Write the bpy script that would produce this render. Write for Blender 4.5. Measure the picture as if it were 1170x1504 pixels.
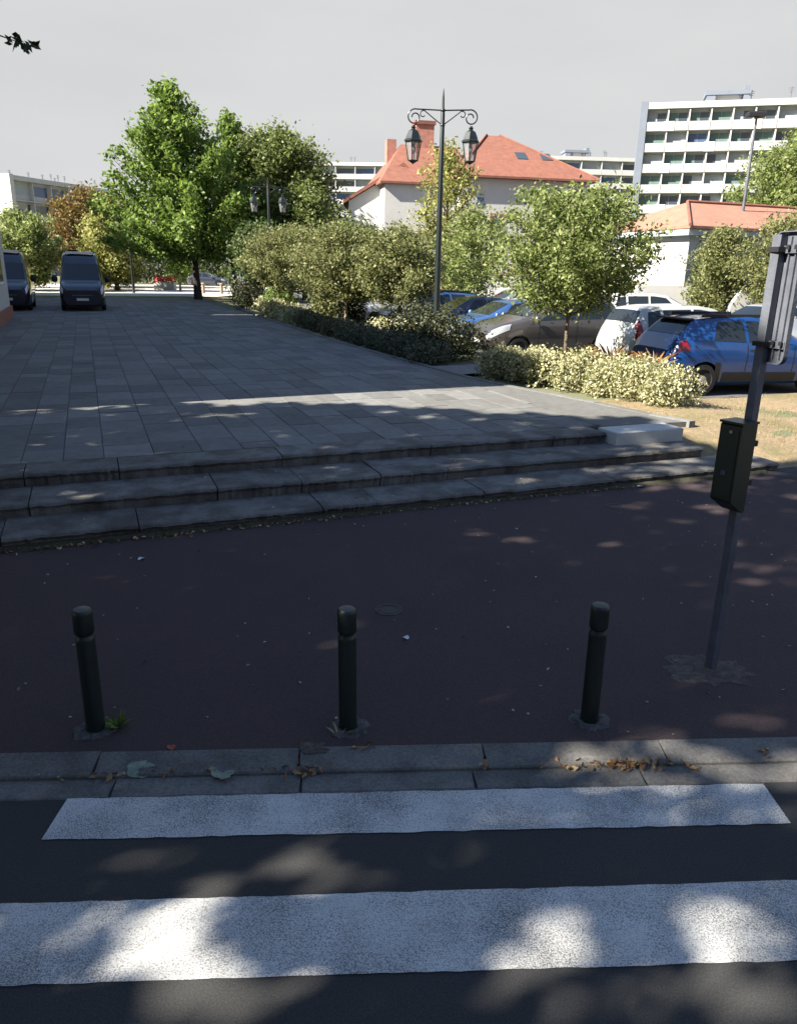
import bpy, bmesh, math, random
import numpy as np
from mathutils import Vector, Matrix
R = math.radians
for o in list(bpy.data.objects): bpy.data.objects.remove(o)
scene = bpy.context.scene
col = scene.collection

# ------------------------------------------------------------------ camera
CAM_H = 2.6; PITCH = R(17.8); ROLL = R(1.1); FPX = 1110.0
fw = Vector((0, math.cos(PITCH), -math.sin(PITCH)))
r0 = Vector((1, 0, 0)); u0 = r0.cross(fw)
rt = math.cos(ROLL)*r0 + math.sin(ROLL)*u0
up = math.cos(ROLL)*u0 - math.sin(ROLL)*r0
cam_d = bpy.data.cameras.new('camera'); cam = bpy.data.objects.new('camera', cam_d); col.objects.link(cam)
m = Matrix((rt, up, -fw)).transposed().to_4x4(); m.translation = (0, 0, CAM_H)
cam.matrix_world = m
cam_d.sensor_fit = 'VERTICAL'; cam_d.sensor_height = 36; cam_d.lens = FPX/1504*36
cam_d.clip_start = 0.05; cam_d.clip_end = 5000
scene.camera = cam

# ------------------------------------------------------------------ sky, sun, exposure
SUN_AZ = R(25.2); SUN_EL = R(37)
LD = Vector((math.cos(SUN_AZ)*math.cos(SUN_EL), math.sin(SUN_AZ)*math.cos(SUN_EL), -math.sin(SUN_EL)))
world = bpy.data.worlds.new('World'); scene.world = world; world.use_nodes = True
wt = world.node_tree; wn = wt.nodes; wl = wt.links
for n in list(wn): wn.remove(n)
out = wn.new('ShaderNodeOutputWorld'); bg = wn.new('ShaderNodeBackground'); sky = wn.new('ShaderNodeTexSky')
sky.sky_type = 'NISHITA'; sky.sun_disc = False; sky.sun_elevation = SUN_EL
sky.sun_rotation = math.atan2(-LD.x, -LD.y) % (2*math.pi)
sky.air_density = 1.0; sky.dust_density = 0.2; sky.ozone_density = 3.5
bg.inputs['Strength'].default_value = 0.068
tc = wn.new('ShaderNodeTexCoord'); sep = wn.new('ShaderNodeSeparateXYZ'); wl.new(tc.outputs['Generated'], sep.inputs[0])
ramp = wn.new('ShaderNodeValToRGB'); wl.new(sep.outputs['Z'], ramp.inputs[0])      # thin cloud veil, thickest towards the horizon
ramp.color_ramp.elements[0].position = 0.28; ramp.color_ramp.elements[0].color = (1, 1, 1, 1)
ramp.color_ramp.elements[1].position = 0.52; ramp.color_ramp.elements[1].color = (0.06, 0.06, 0.06, 1)
mp = wn.new('ShaderNodeMapping'); mp.inputs['Scale'].default_value = (1.0, 1.0, 4.0); wl.new(tc.outputs['Generated'], mp.inputs[0])
nz = wn.new('ShaderNodeTexNoise'); nz.inputs['Scale'].default_value = 2.2; nz.inputs['Detail'].default_value = 5; nz.inputs['Roughness'].default_value = .5
wl.new(mp.outputs[0], nz.inputs['Vector'])
cr2 = wn.new('ShaderNodeValToRGB'); wl.new(nz.outputs['Fac'], cr2.inputs[0])
cr2.color_ramp.elements[0].position = .3; cr2.color_ramp.elements[0].color = (2.50, 2.56, 2.59, 1)
cr2.color_ramp.elements[1].position = .72; cr2.color_ramp.elements[1].color = (2.85, 2.85, 2.87, 1)
mx = wn.new('ShaderNodeMix'); mx.data_type = 'RGBA'
wl.new(ramp.outputs[0], mx.inputs['Factor']); wl.new(sky.outputs[0], mx.inputs['A']); wl.new(cr2.outputs[0], mx.inputs['B'])
wl.new(mx.outputs['Result'], bg.inputs['Color']); wl.new(bg.outputs[0], out.inputs[0])
sd = bpy.data.lights.new('sun', 'SUN'); sun = bpy.data.objects.new('sun', sd); col.objects.link(sun)
sd.energy = 5.0; sd.angle = R(0.55); sd.color = (1.0, 0.93, 0.81)
sun.rotation_euler = LD.to_track_quat('-Z', 'Y').to_euler(); sun.location = (-30, -15, 30)
vs = scene.view_settings; vs.view_transform = 'Standard'; vs.look = 'None'; vs.gamma = 1; vs.use_curve_mapping = False
vs.exposure = 1.92

# ------------------------------------------------------------------ materials
MATS = {}
def pm(name, c, rough=.8, var=.15, scale=6., bump=0., bscale=40., spec=.3, metal=0., coat=0., perobj=0., c2=None, c2scale=1.5, c2amt=.5, isl=0., trans=0., emit=0.):
    """procedural principled material: fine grain, larger stains, relief, variation from piece to piece"""
    if name in MATS: return MATS[name]
    mt = bpy.data.materials.new(name); mt.use_nodes = True; nt = mt.node_tree; N = nt.nodes; L = nt.links
    b = N['Principled BSDF']; b.inputs['Roughness'].default_value = rough; b.inputs['Metallic'].default_value = metal
    b.inputs['Specular IOR Level'].default_value = spec; b.inputs['Coat Weight'].default_value = coat; b.inputs['Coat Roughness'].default_value = .05
    tc = N.new('ShaderNodeTexCoord')
    geo = N.new('ShaderNodeNewGeometry')
    src = geo.outputs['Position'] if scale < 0 else tc.outputs['Object']
    n1 = N.new('ShaderNodeTexNoise'); n1.inputs['Scale'].default_value = abs(scale); n1.inputs['Detail'].default_value = 6; n1.inputs['Roughness'].default_value = .65
    L.new(src, n1.inputs['Vector'])
    mr = N.new('ShaderNodeMapRange'); mr.inputs['From Min'].default_value = .25; mr.inputs['From Max'].default_value = .75
    mr.inputs['To Min'].default_value = 1-var; mr.inputs['To Max'].default_value = 1+var; L.new(n1.outputs['Fac'], mr.inputs['Value'])
    val = mr.outputs[0]
    def mul(a, bb):
        q = N.new('ShaderNodeMath'); q.operation = 'MULTIPLY'; L.new(a, q.inputs[0]); L.new(bb, q.inputs[1]); return q.outputs[0]
    if perobj:
        oi = N.new('ShaderNodeObjectInfo'); m2 = N.new('ShaderNodeMapRange'); m2.inputs['To Min'].default_value = 1-perobj; m2.inputs['To Max'].default_value = 1+perobj
        L.new(oi.outputs['Random'], m2.inputs['Value']); val = mul(val, m2.outputs[0])
    if isl:
        m3 = N.new('ShaderNodeMapRange'); m3.inputs['To Min'].default_value = 1-isl; m3.inputs['To Max'].default_value = 1+isl
        L.new(geo.outputs['Random Per Island'], m3.inputs['Value']); val = mul(val, m3.outputs[0])
    colr = N.new('ShaderNodeMix'); colr.data_type = 'RGBA'; colr.inputs['A'].default_value = (*c, 1)
    if c2:
        colr.inputs['B'].default_value = (*c2, 1)
        n2 = N.new('ShaderNodeTexNoise'); n2.inputs['Scale'].default_value = c2scale; n2.inputs['Detail'].default_value = 4
        L.new(src, n2.inputs['Vector'])
        m4 = N.new('ShaderNodeMapRange'); m4.inputs['From Min'].default_value = .42; m4.inputs['From Max'].default_value = .62; m4.inputs['To Max'].default_value = c2amt
        L.new(n2.outputs['Fac'], m4.inputs['Value']); L.new(m4.outputs[0], colr.inputs['Factor'])
        if isl:
            ad = N.new('ShaderNodeMath'); ad.operation = 'FRACT'; ml = N.new('ShaderNodeMath'); ml.operation = 'MULTIPLY'; ml.inputs[1].default_value = 7.31
            L.new(geo.outputs['Random Per Island'], ml.inputs[0]); L.new(ml.outputs[0], ad.inputs[0])
            gt = N.new('ShaderNodeMath'); gt.operation = 'LESS_THAN'; gt.inputs[1].default_value = c2amt; L.new(ad.outputs[0], gt.inputs[0])
            L.new(gt.outputs[0], colr.inputs['Factor'])
    else: colr.inputs['Factor'].default_value = 0
    vm = N.new('ShaderNodeVectorMath'); vm.operation = 'SCALE'; L.new(colr.outputs['Result'], vm.inputs[0]); L.new(val, vm.inputs['Scale'])
    L.new(vm.outputs[0], b.inputs['Base Color'])
    if bump:
        n5 = N.new('ShaderNodeTexNoise'); n5.inputs['Scale'].default_value = bscale; n5.inputs['Detail'].default_value = 5; L.new(src, n5.inputs['Vector'])
        bp = N.new('ShaderNodeBump'); bp.inputs['Strength'].default_value = bump; bp.inputs['Distance'].default_value = .02
        L.new(n5.outputs['Fac'], bp.inputs['Height']); L.new(bp.outputs[0], b.inputs['Normal'])
    if trans:
        tr = N.new('ShaderNodeBsdfTranslucent'); L.new(vm.outputs[0], tr.inputs['Color']); ms = N.new('ShaderNodeMixShader'); ms.inputs[0].default_value = trans
        L.new(b.outputs[0], ms.inputs[1]); L.new(tr.outputs[0], ms.inputs[2]); L.new(ms.outputs[0], N['Material Output'].inputs['Surface'])
    MATS[name] = mt
    return mt

def paint_marking():
    mt = bpy.data.materials.new('worn_road_paint'); mt.use_nodes = True; N = mt.node_tree.nodes; L = mt.node_tree.links; b = N['Principled BSDF']
    g = N.new('ShaderNodeNewGeometry')
    n1 = N.new('ShaderNodeTexNoise'); n1.inputs['Scale'].default_value = 150; n1.inputs['Detail'].default_value = 4; n1.inputs['Roughness'].default_value = .7; L.new(g.outputs['Position'], n1.inputs['Vector'])
    n2 = N.new('ShaderNodeTexNoise'); n2.inputs['Scale'].default_value = 2.6; n2.inputs['Detail'].default_value = 5; L.new(g.outputs['Position'], n2.inputs['Vector'])
    ad = N.new('ShaderNodeMath'); ad.operation = 'MULTIPLY_ADD'; ad.inputs[1].default_value = .38; L.new(n2.outputs['Fac'], ad.inputs[0]); L.new(n1.outputs['Fac'], ad.inputs[2])
    rp = N.new('ShaderNodeValToRGB'); e = rp.color_ramp.elements; e[0].position = .54; e[0].color = (.12, .12, .12, 1); e[1].position = .76; e[1].color = (.58, .58, .56, 1)
    L.new(ad.outputs[0], rp.inputs[0])
    n3 = N.new('ShaderNodeTexNoise'); n3.inputs['Scale'].default_value = 5; n3.inputs['Detail'].default_value = 6; L.new(g.outputs['Position'], n3.inputs['Vector'])
    mr = N.new('ShaderNodeMapRange'); mr.inputs['To Min'].default_value = .62; mr.inputs['To Max'].default_value = 1.15; L.new(n3.outputs['Fac'], mr.inputs['Value'])
    vm = N.new('ShaderNodeVectorMath'); vm.operation = 'SCALE'; L.new(rp.outputs[0], vm.inputs[0]); L.new(mr.outputs[0], vm.inputs['Scale'])
    L.new(vm.outputs[0], b.inputs['Base Color']); b.inputs['Roughness'].default_value = .75
    bp = N.new('ShaderNodeBump'); bp.inputs['Strength'].default_value = .35; bp.inputs['Distance'].default_value = .01; L.new(n1.outputs['Fac'], bp.inputs['Height']); L.new(bp.outputs[0], b.inputs['Normal'])
    return mt

M = dict(
 asphalt=pm('asphalt', (.040, .040, .040), .92, .55, -130, .45, 320, c2=(.052, .051, .049), c2scale=1.2),
 red_asphalt=pm('red_asphalt', (.058, .040, .041), .92, .50, -110, .45, 300, c2=(.046, .034, .036), c2scale=.9),
 parking=pm('parking_asphalt', (.10, .10, .10), .9, .2, -20, .3, 80),
 paint=paint_marking(),
 kerb=pm('kerb_concrete', (.145, .14, .13), .9, .40, -60, .5, 200, perobj=.12, c2=(.085, .08, .075), c2scale=5, c2amt=.65),
 slab=pm('paving_slab', (.145, .145, .14), .88, .20, -7, .35, 60, perobj=.22, c2=(.12, .115, .105), c2scale=1.1),
 joint=pm('joint_dirt', (.105, .10, .09), .95, .3, -20),
 step=pm('step_stone', (.145, .14, .13), .9, .25, -9, .6, 35, perobj=.12, c2=(.07, .062, .055), c2scale=3.2, c2amt=.8),
 block=pm('pale_stone', (.42, .42, .40), .85, .1, 8, .2, 40),
 iron=pm('dark_green_iron', (.007, .014, .012), .45, .2, 12, .1, 60, spec=.5),
 lampiron=pm('black_green_iron', (.007, .012, .013), .4, .2, 12, spec=.5),
 galv=pm('galvanised_steel', (.105, .115, .14), .55, .25, 9, .1, 50, metal=.2, spec=.5, c2=(.06, .065, .08), c2scale=6),
 binbox=pm('dark_green_box', (.010, .022, .016), .38, .2, 10, spec=.5),
 white=pm('white', (.78, .78, .76), .6, .05, 5),
 cream=pm('cream_render', (.47, .465, .44), .9, .06, 2),
 render_white=pm('white_render', (.50, .495, .475), .9, .08, 1.2),
 grey_render=pm('grey_render', (.42, .44, .47), .9, .06, 1.2),
 brick=pm('brick', (.27, .12, .08), .9, .25, 9),
 tile=pm('clay_tile', (.205, .086, .060), .85, .22, 3, .3, 30, c2=(.17, .075, .055), c2scale=1.2),
 tile2=pm('pale_clay_tile', (.29, .15, .105), .85, .2, 3, .3, 30, c2=(.24, .12, .085), c2scale=1.0),
 glass=pm('window_glass', (.045, .06, .075), .12, .1, 1, spec=.6),
 glassb=pm('blue_shutter_glass', (.06, .10, .20), .3, .1, 1, spec=.5),
 glassg=pm('green_shutter_glass', (.11, .17, .155), .5, .1, 1, spec=.4),
 glassl=pm('pale_sky_grey', (.33, .36, .38), .6, .1, 1, spec=.3),  # pale tone holds the sky's reflection in the apartment panes
 carglass=pm('car_glass', (.012, .016, .018), .06, .1, 1, spec=.6),
 tyre=pm('tyre', (.015, .015, .015), .85, .2, 20),
 rim=pm('alloy', (.42, .43, .44), .35, .1, 10, metal=.7),
 black=pm('black_plastic', (.018, .018, .02), .55, .15, 20),
 red_lens=pm('red_lens', (.16, .006, .008), .2, .1, 5, spec=.6),
 headlight=pm('headlight_glass', (.28, .29, .31), .12, .1, 5, spec=.7),
 plate=pm('number_plate', (.55, .55, .52), .5, .05, 5),
 bark=pm('bark', (.11, .085, .06), .95, .35, 14, .8, 30),
 palebark=pm('pale_bark', (.27, .22, .16), .95, .3, 14, .6, 30),
 darkbark=pm('dark_bark', (.035, .028, .022), .95, .35, 14, .6, 30),
 earth=pm('earth', (.10, .08, .055), .95, .35, -9, .6, 40, c2=(.06, .05, .03), c2scale=2),
 grass_ground=pm('dry_grass_ground', (.24, .18, .11), .95, .35, -14, .9, 60, c2=(.13, .12, .05), c2scale=1.6, c2amt=.6),
 land=pm('far_land', (.11, .12, .06), .95, .3, -.3, c2=(.16, .15, .10), c2scale=.05),
 gravel=pm('pale_gravel', (.42, .39, .34), .95, .1, -5),
)

# ------------------------------------------------------------------ mesh helpers
class MB:
    def __init__(s): s.v = []; s.f = []
    def add(s, vs, fs):
        k = len(s.v); s.v += [tuple(p) for p in vs]; s.f += [tuple(i+k for i in q) for q in fs]; return s
    def box(s, x0, x1, y0, y1, z0, z1, bev=0):
        if bev:
            b = bev; P = []
            for z, i in ((z0, 0), (z1-b, 0), (z1, b)):
                P += [(x0+i, y0+i, z), (x1-i, y0+i, z), (x1-i, y1-i, z), (x0+i, y1-i, z)]
            F = [(3, 2, 1, 0), (8, 9, 10, 11)]
            for k in (0, 4):
                for j in range(4): F.append((k+j, k+(j+1) % 4, k+4+(j+1) % 4, k+4+j))
            return s.add(P, F)
        return s.add([(x0, y0, z0), (x1, y0, z0), (x1, y1, z0), (x0, y1, z0), (x0, y0, z1), (x1, y0, z1), (x1, y1, z1), (x0, y1, z1)],
                     [(3, 2, 1, 0), (4, 5, 6, 7), (0, 1, 5, 4), (1, 2, 6, 5), (2, 3, 7, 6), (3, 0, 4, 7)])
    def prism(s, poly, h0, h1, fn):      # poly of 2-D points, fn(p,h) -> 3-D
        n = len(poly); V = [fn(p, h0) for p in poly]+[fn(p, h1) for p in poly]
        F = [tuple(range(n))[::-1], tuple(range(n, 2*n))]+[(i, (i+1) % n, n+(i+1) % n, n+i) for i in range(n)]
        return s.add(V, F)
    def lathe(s, prof, n=16, c=(0, 0, 0), axis='z'):
        V = []; F = []
        for (r, h) in prof:
            for k in range(n):
                a = 2*math.pi*k/n; p = (r*math.cos(a), r*math.sin(a), h)
                if axis == 'y': p = (p[0], p[2], p[1])
                V.append((p[0]+c[0], p[1]+c[1], p[2]+c[2]))
        for i in range(len(prof)-1):
            for k in range(n):
                F.append((i*n+k, i*n+(k+1) % n, (i+1)*n+(k+1) % n, (i+1)*n+k))
        F.append(tuple(range(n))[::-1]); F.append(tuple(range((len(prof)-1)*n, len(prof)*n)))
        return s.add(V, F)
    def tube(s, pts, rad, n=8):
        pts = [Vector(p) for p in pts]; V = []; F = []; ref = Vector((.13, .21, .97))
        for i, p in enumerate(pts):
            d = (pts[min(i+1, len(pts)-1)]-pts[max(i-1, 0)]).normalized()
            if abs(d.dot(ref)) > .97: ref = Vector((.97, .2, .1))
            a = d.cross(ref).normalized(); b = d.cross(a)
            r = rad[i] if isinstance(rad, (list, tuple)) else rad
            for k in range(n):
                t = 2*math.pi*k/n; V.append(p+a*(r*math.cos(t))+b*(r*math.sin(t)))
        for i in range(len(pts)-1):
            for k in range(n): F.append((i*n+k, i*n+(k+1) % n, (i+1)*n+(k+1) % n, (i+1)*n+k))
        F.append(tuple(range(n))[::-1]); F.append(tuple(range((len(pts)-1)*n, len(pts)*n)))
        return s.add(V, F)
    def mesh(s, name, mat, smooth=False):
        me = bpy.data.meshes.new(name); me.from_pydata(s.v, [], s.f); me.update()
        if mat: me.materials.append(mat)
        if smooth:
            me.polygons.foreach_set('use_smooth', [True]*len(me.polygons))
            me.set_sharp_from_angle(angle=R(40))
        return me
    def build(s, name, mat, parent=None, smooth=False):
        return link(name, s.mesh(name, mat, smooth), parent)
def link(name, me, parent=None):
    o = bpy.data.objects.new(name, me); col.objects.link(o)
    if parent: o.parent = parent
    return o
def tag(o, label=None, cat=None, group=None, kind=None):
    if label: o['label'] = label
    if cat: o['category'] = cat
    if group: o['group'] = group
    if kind: o['kind'] = kind
    return o
def empty(name, loc=(0, 0, 0), rz=0, label=None, cat=None, group=None, kind=None):
    o = bpy.data.objects.new(name, None); col.objects.link(o); o.location = loc; o.rotation_euler = (0, 0, rz); o.empty_display_size = .2
    return tag(o, label, cat, group, kind)
def copy_tree(o, parent=None):
    c = o.copy(); col.objects.link(c); c.parent = parent
    for ch in list(o.children): copy_tree(ch, c)
    return c

# the square's own axes: U along the steps, V away from the street
AN = R(22); cu, su = math.cos(AN), math.sin(AN)
def W(U, V, z=0.): return Vector((U*cu-V*su, U*su+V*cu, z))
def toUV(x, y): return (x*cu+y*su, -x*su+y*cu)
def uvframe(name, **k): return empty(name, (0, 0, 0), AN, **k)   # children are laid out in U,V
PZ = .06        # pavement level
PL = PZ+.39     # square level
KS = .067       # the kerb runs a little askew to the camera
def ky(x, d=0): return 3.58+KS*x+d

# ------------------------------------------------------------------ ground, road, pavement
def gz(U, V):
    t = min(1, max(0, (V-7.6)/1.9)); t = t*t*(3-2*t); e = max(0, min(1, (V-8.2)/1.0))*max(0, min(1, (10.9-U)/1.4)); return .035+.255*t+.085*e
rng = random.Random(3)
def axis_vals(lo, hi, near0, near1, step, far):
    a = [near0+i*step for i in range(int((near1-near0)/step)+1)]
    l = [lo+(near0-lo)*((i/far)**.35) for i in range(far)]; h = [near1+(hi-near1)*((i+1)/far)**3 for i in range(far)]
    return l+a+h
us = axis_vals(-1500, 1500, -12, 30, .6, 8); vs_ = axis_vals(7.35, 2500, 7.7, 14, .35, 10)
gm = MB(); nV = len(vs_)
gm.add([W(u, v, gz(u, v)+(rng.uniform(-.02, .02) if 7.7 < v < 12 and 8.8 < u < 25 else 0)) for u in us for v in vs_],
       [(i*nV+j, (i+1)*nV+j, (i+1)*nV+j+1, i*nV+j+1) for i in range(len(us)-1) for j in range(nV-1)])
ground = gm.build('ground', M['land'], smooth=True); tag(ground, kind='structure')
b = MB(); b.add([(-1500, -1500, -.03), (1500, -1500, -.03), (1500, 600, -.03), (-1500, 60, -.03)], [(0, 1, 2, 3)])
tag(b.build('terrain', M['land']), kind='structure')
# verge: dry grass beyond the end of the steps, follows the ground 6 mm above it
vu = [7.45+i*.3 for i in range(70)]; vv = [7.5+i*.3 for i in range(14)]
b = MB(); b.add([W(u, v, gz(u, v)+.008+.03*math.sin(u*2.1+v)*math.sin(v*1.7)*(1 if v > 7.8 else 0)+(.02 if v > 7.7 else 0)) for u in vu for v in vv],
                [(i*14+j, (i+1)*14+j, (i+1)*14+j+1, i*14+j+1) for i in range(69) for j in range(13)])
tag(b.build('grass_verge', M['grass_ground'], smooth=True), kind='structure')
b = MB(); b.add([W(9.2, 11.4, .312), W(60, 11.4, .312), W(60, 70, .312), W(9.4, 70, .312)], [(0, 1, 2, 3)])
tag(b.build('parking_lot', M['parking']), kind='structure')
b = MB(); b.add([W(6.9, 9.0, .36), W(9.35, 9.6, .345), W(9.6, 11.5, .35), W(9.6, 62, .36), W(6.9, 62, .36)], [(0, 1, 2, 3, 4)])
tag(b.build('planting_bed', M['earth']), kind='structure')
b = MB(); b.add([(-60, -9, 0), (60, -9, 0), (60, ky(60)-.16, 0), (-60, ky(-60)-.16, 0)], [(0, 1, 2, 3)])
road = b.build('road', M['asphalt']); tag(road, kind='structure')
b = MB(); b.add([(-12.5, ky(-12.5, .05), PZ-.012), (45, ky(45, .05), PZ-.012), W(50, 7.75, PZ-.012), W(-9, 7.75, PZ-.012)], [(0, 1, 2, 3)])
pav = b.build('pavement', M['red_asphalt']); tag(pav, kind='structure')
# grey asphalt path that leaves the pavement past the steps
b = MB(); pts = [W(8.35, 7.35), W(8.55, 6.9), W(8.6, 6.3), W(8.75, 5.6), W(9.6, 4.6), W(30, 4.6), W(30, 7.72), W(8.7, 7.5)]
b.add([(p.x, p.y, PZ-.008) for p in pts], [tuple(range(8))])
tag(b.build('asphalt_path', M['asphalt']), kind='structure')

# crossing: painted bars
cross = empty('pedestrian_crossing', (0, 0, 0), 0, 'worn white zebra crossing bars painted across the road', 'crossing')
rng = random.Random(5)
def bar(y0, y1, x0, x1):
    n = 60; top = []; bot = []
    for i in range(n+1):
        x = x0+(x1-x0)*i/n
        top.append((x, y1+.063*x+rng.uniform(-.004, .004), .005)); bot.append((x, y0+.058*x+rng.uniform(-.004, .004), .005))
    mb = MB(); mb.add(bot+top, [(i, i+1, n+2+i, n+1+i) for i in range(n)]); return mb
for y0, y1, x0, x1 in ((3.01, 3.31, -1.655, 1.985), (2.24, 2.64, -1.72, 2.02), (1.46, 1.86, -1.75, 2.05), (.68, 1.08, -1.78, 2.08), (-.1, .3, -1.8, 2.1)):
    bar(y0, y1, x0, x1).build('painted_bar', M['paint'], cross)

# kerb: gutter stones and kerb stones, one by one
kerb = empty('kerb', (0, 3.58, 0), math.atan(KS), kind='structure')
rng = random.Random(8)
def stones(name, edges, y0, y1, zf, zb, z0=-.05, skew=0):
    for a, c in zip(edges[:-1], edges[1:]):
        g = .0022; e = .008; mb = MB(); j = rng.uniform(-.003, .003)
        x0, x1 = a+g, c-g
        mb.add([(x0, y0, z0), (x1, y0, z0), (x1, y1, z0), (x0, y1, z0),
                (x0, y0, zf-e+j), (x1, y0, zf-e+j), (x1, y1, zb+j), (x0, y1, zb+j),
                (x0+e, y0+e, zf+j), (x1-e, y0+e, zf+j)],
               [(3, 2, 1, 0), (0, 1, 5, 4), (4, 5, 9, 8), (8, 9, 6, 7), (1, 2, 6, 9, 5), (2, 3, 7, 6), (3, 0, 4, 8, 7)])
        mb.build(name, M['kerb'], kerb)
stones('gutter_stone', [-9.4, -8.4, -7.4, -6.4, -5.4, -4.4, -3.4, -2.45, -1.47, -.5, .42, 1.34, 2.34, 3.34, 4.34, 5.34, 6.34], -.265, -.125, .008, .014)
stones('kerb_stone', [-9.6, -8.6, -7.6, -6.6, -5.6, -4.6, -3.6, -2.6, -1.6, -.52, .50, 1.52, 2.54, 3.54, 4.54, 5.54, 6.54], -.122, .055, .035, PZ-.002)

# ------------------------------------------------------------------ steps and square
steps = tag(uvframe('stone_steps'), 'three worn grey stone steps rising from red pavement to the square', 'steps')
rng = random.Random(11)
def step_row(name, edges, v0, v1, z0, z1):
    for a, c in zip(edges[:-1], edges[1:]):
        g = .006; dz = rng.uniform(-.008, .006); dv = rng.uniform(-.012, .012); n = 26; P = []; F = []
        for i in range(n):       # worn nosing: uneven front edge
            u = a+g+(c-a-2*g)*i/(n-1); w = rng.uniform(-.007, .007)
            P += [(u, v0+dv+w*2+.05, z0), (u, v0+dv+w*2+.03, z1-.07+dz+w), (u, v0+dv+w, z1-.035+dz+w*.6), (u, v0+dv+w+.012, z1-.011+dz+rng.uniform(-.004, .003)), (u, v0+dv+w+.04, z1+dz+rng.uniform(-.004, .001)), (u, v1, z1+dz)]
        for i in range(n-1):
            for k in range(5): F.append((i*6+k, (i+1)*6+k, (i+1)*6+k+1, i*6+k+1))
        kk = len(P); P += [(a+g, v1, z0), (c-g, v1, z0)]
        F += [(kk, 5, 4, 3, 2, 1, 0), tuple((n-1)*6+j for j in range(6))+(kk+1,)]
        MB().add(P, F).build('step_stone', M['step'], steps)
step_row('s1', [-6.2, -4.4, -2.6, -.95, .27, 2.14, 2.77, 4.09, 5.9, 7.5, 8.66], 7.45, 8.06, -.02, PZ+.10)
step_row('s2', [-6.2, -4.4, -2.5, -.73, 1.13, 2.07, 3.02, 3.89, 5.95, 7.86], 8.04, 8.72, PZ+.02, PZ+.245)
step_row('s3', [-6.2, -4.6, -2.6, -.8, .16, 2.01, 3.97, 5.81, 6.68], 8.71, 9.2, PZ+.18, PL)
blk = tag(uvframe('stone_block'), 'smooth pale stone block at the right end of the top step', 'stone block')
MB().box(6.69, 7.86, 8.5, 8.93, PZ+.24, PL+.035, bev=.012).build('slab', M['block'], blk)

square = tag(uvframe('paved_square'), kind='structure')
MB().box(-8, 7.22, 9.19, 58.3, .1, PL-.012).build('slab_bed', M['joint'], square)
slabs = []
rng = random.Random(21)
u = -8.0
while u < 6.9:
    wu = rng.choice((.44, .5, .56)); v = 9.205
    first = True
    while v < 57.8:
        lv = rng.uniform(.55, 1.05) if not first else rng.uniform(.3, .9)
        first = False; slabs.append((u, min(u+wu, 6.95), v, min(v+lv, 58.2))); v += lv
    u += wu
def slab_geo(mb, s):
    e = .0018; z = PL+rng.uniform(-.004, .002); t1, t2 = rng.uniform(-.003, .003), rng.uniform(-.003, .003); c = .005
    jt = rng.uniform(-.004, .004); x0, x1, y0, y1 = s[0]+e, s[1]-e, s[2]+e, s[3]-e
    mb.add([(x0, y0, PL-.03), (x1, y0, PL-.03), (x1, y1, PL-.03), (x0, y1, PL-.03),
            (x0+c, y0+c, z), (x1-c, y0+c, z+t1), (x1-c, y1-c, z+t1+t2), (x0+c, y1-c, z+t2)],
           [(0, 1, 5, 4), (1, 2, 6, 5), (2, 3, 7, 6), (3, 0, 4, 7), (4, 5, 6, 7)])
def inview(s):
    p = W((s[0]+s[1])/2, (s[2]+s[3])/2); return p.x > -.56*p.y-.5
near = sorted([s for s in slabs if inview(s)], key=lambda s: s[2])[:295]; ns = set(near)
for s in near:
    mb = MB(); slab_geo(mb, s); mb.build('paving_slab', M['slab'], square)
rest = [s for s in slabs if s not in ns]
far_mat = pm('far_paving', (.135, .135, .13), .88, .16, -7, .3, 60, isl=.22, c2=None)
mb = MB()
for s in rest: slab_geo(mb, s)
tag(mb.build('distant_paving_slabs', far_mat, square), kind='stuff')
# stone edging along the planting bed
edge = uvframe('bed_edging'); tag(edge, kind='structure')
pathp = [(8.42, 9.0), (8.2, 9.7), (8.03, 10.9), (7.8, 12.0), (7.52, 13.1), (7.3, 14.6), (7.22, 16.4), (7.1, 19), (7.05, 22), (7.1, 27), (7.2, 33), (7.5, 40), (8.1, 46)]
rng = random.Random(4)
for (a0, b0), (a1, b1) in zip(pathp[:-1], pathp[1:]):
    n = max(1, int((b1-b0)/1.0)); 
    for i in range(n):
        f0, f1 = i/n+.004, (i+1)/n-.004; q = lambda f: (a0+(a1-a0)*f, b0+(b1-b0)*f)
        p, r = q(f0), q(f1); z = PL+.012+rng.uniform(-.006, .006)
        mb = MB(); mb.add([(p[0], p[1], .2), (r[0], r[1], .2), (r[0]+.14, r[1]+.02, .2), (p[0]+.14, p[1]+.02, .2), (p[0]+.006, p[1], z), (r[0]+.006, r[1], z), (r[0]+.134, r[1]+.02, z), (p[0]+.134, p[1]+.02, z)],
                          [(4, 5, 6, 7), (1, 0, 4, 5), (2, 1, 5, 6), (3, 2, 6, 7), (0, 3, 7, 4)])
        mb.build('edging_stone', M['slab'], edge)
# paving wedge between the square and the bed
b = MB(); w = [(6.9, 9.15), (8.42, 9.05), (8.2, 9.7), (8.03, 10.9), (7.8, 12), (7.52, 13.1), (7.3, 14.6), (7.22, 16.4), (7.1, 19), (7.1, 22), (6.9, 22)]
b.prism(w, .1, PL-.006, lambda p, h: (p[0], p[1], h)); b.build('edge_paving', M['slab'], square)
# paved gap through the bed towards the cars
b = MB(); b.add([(7.36, 14.9, PL-.004), (9.55, 15.3, PL-.004), (9.55, 16.6, PL-.004), (7.36, 16.4, PL-.004)], [(0, 1, 2, 3)]); b.build('gap_paving', M['slab'], square)

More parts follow.
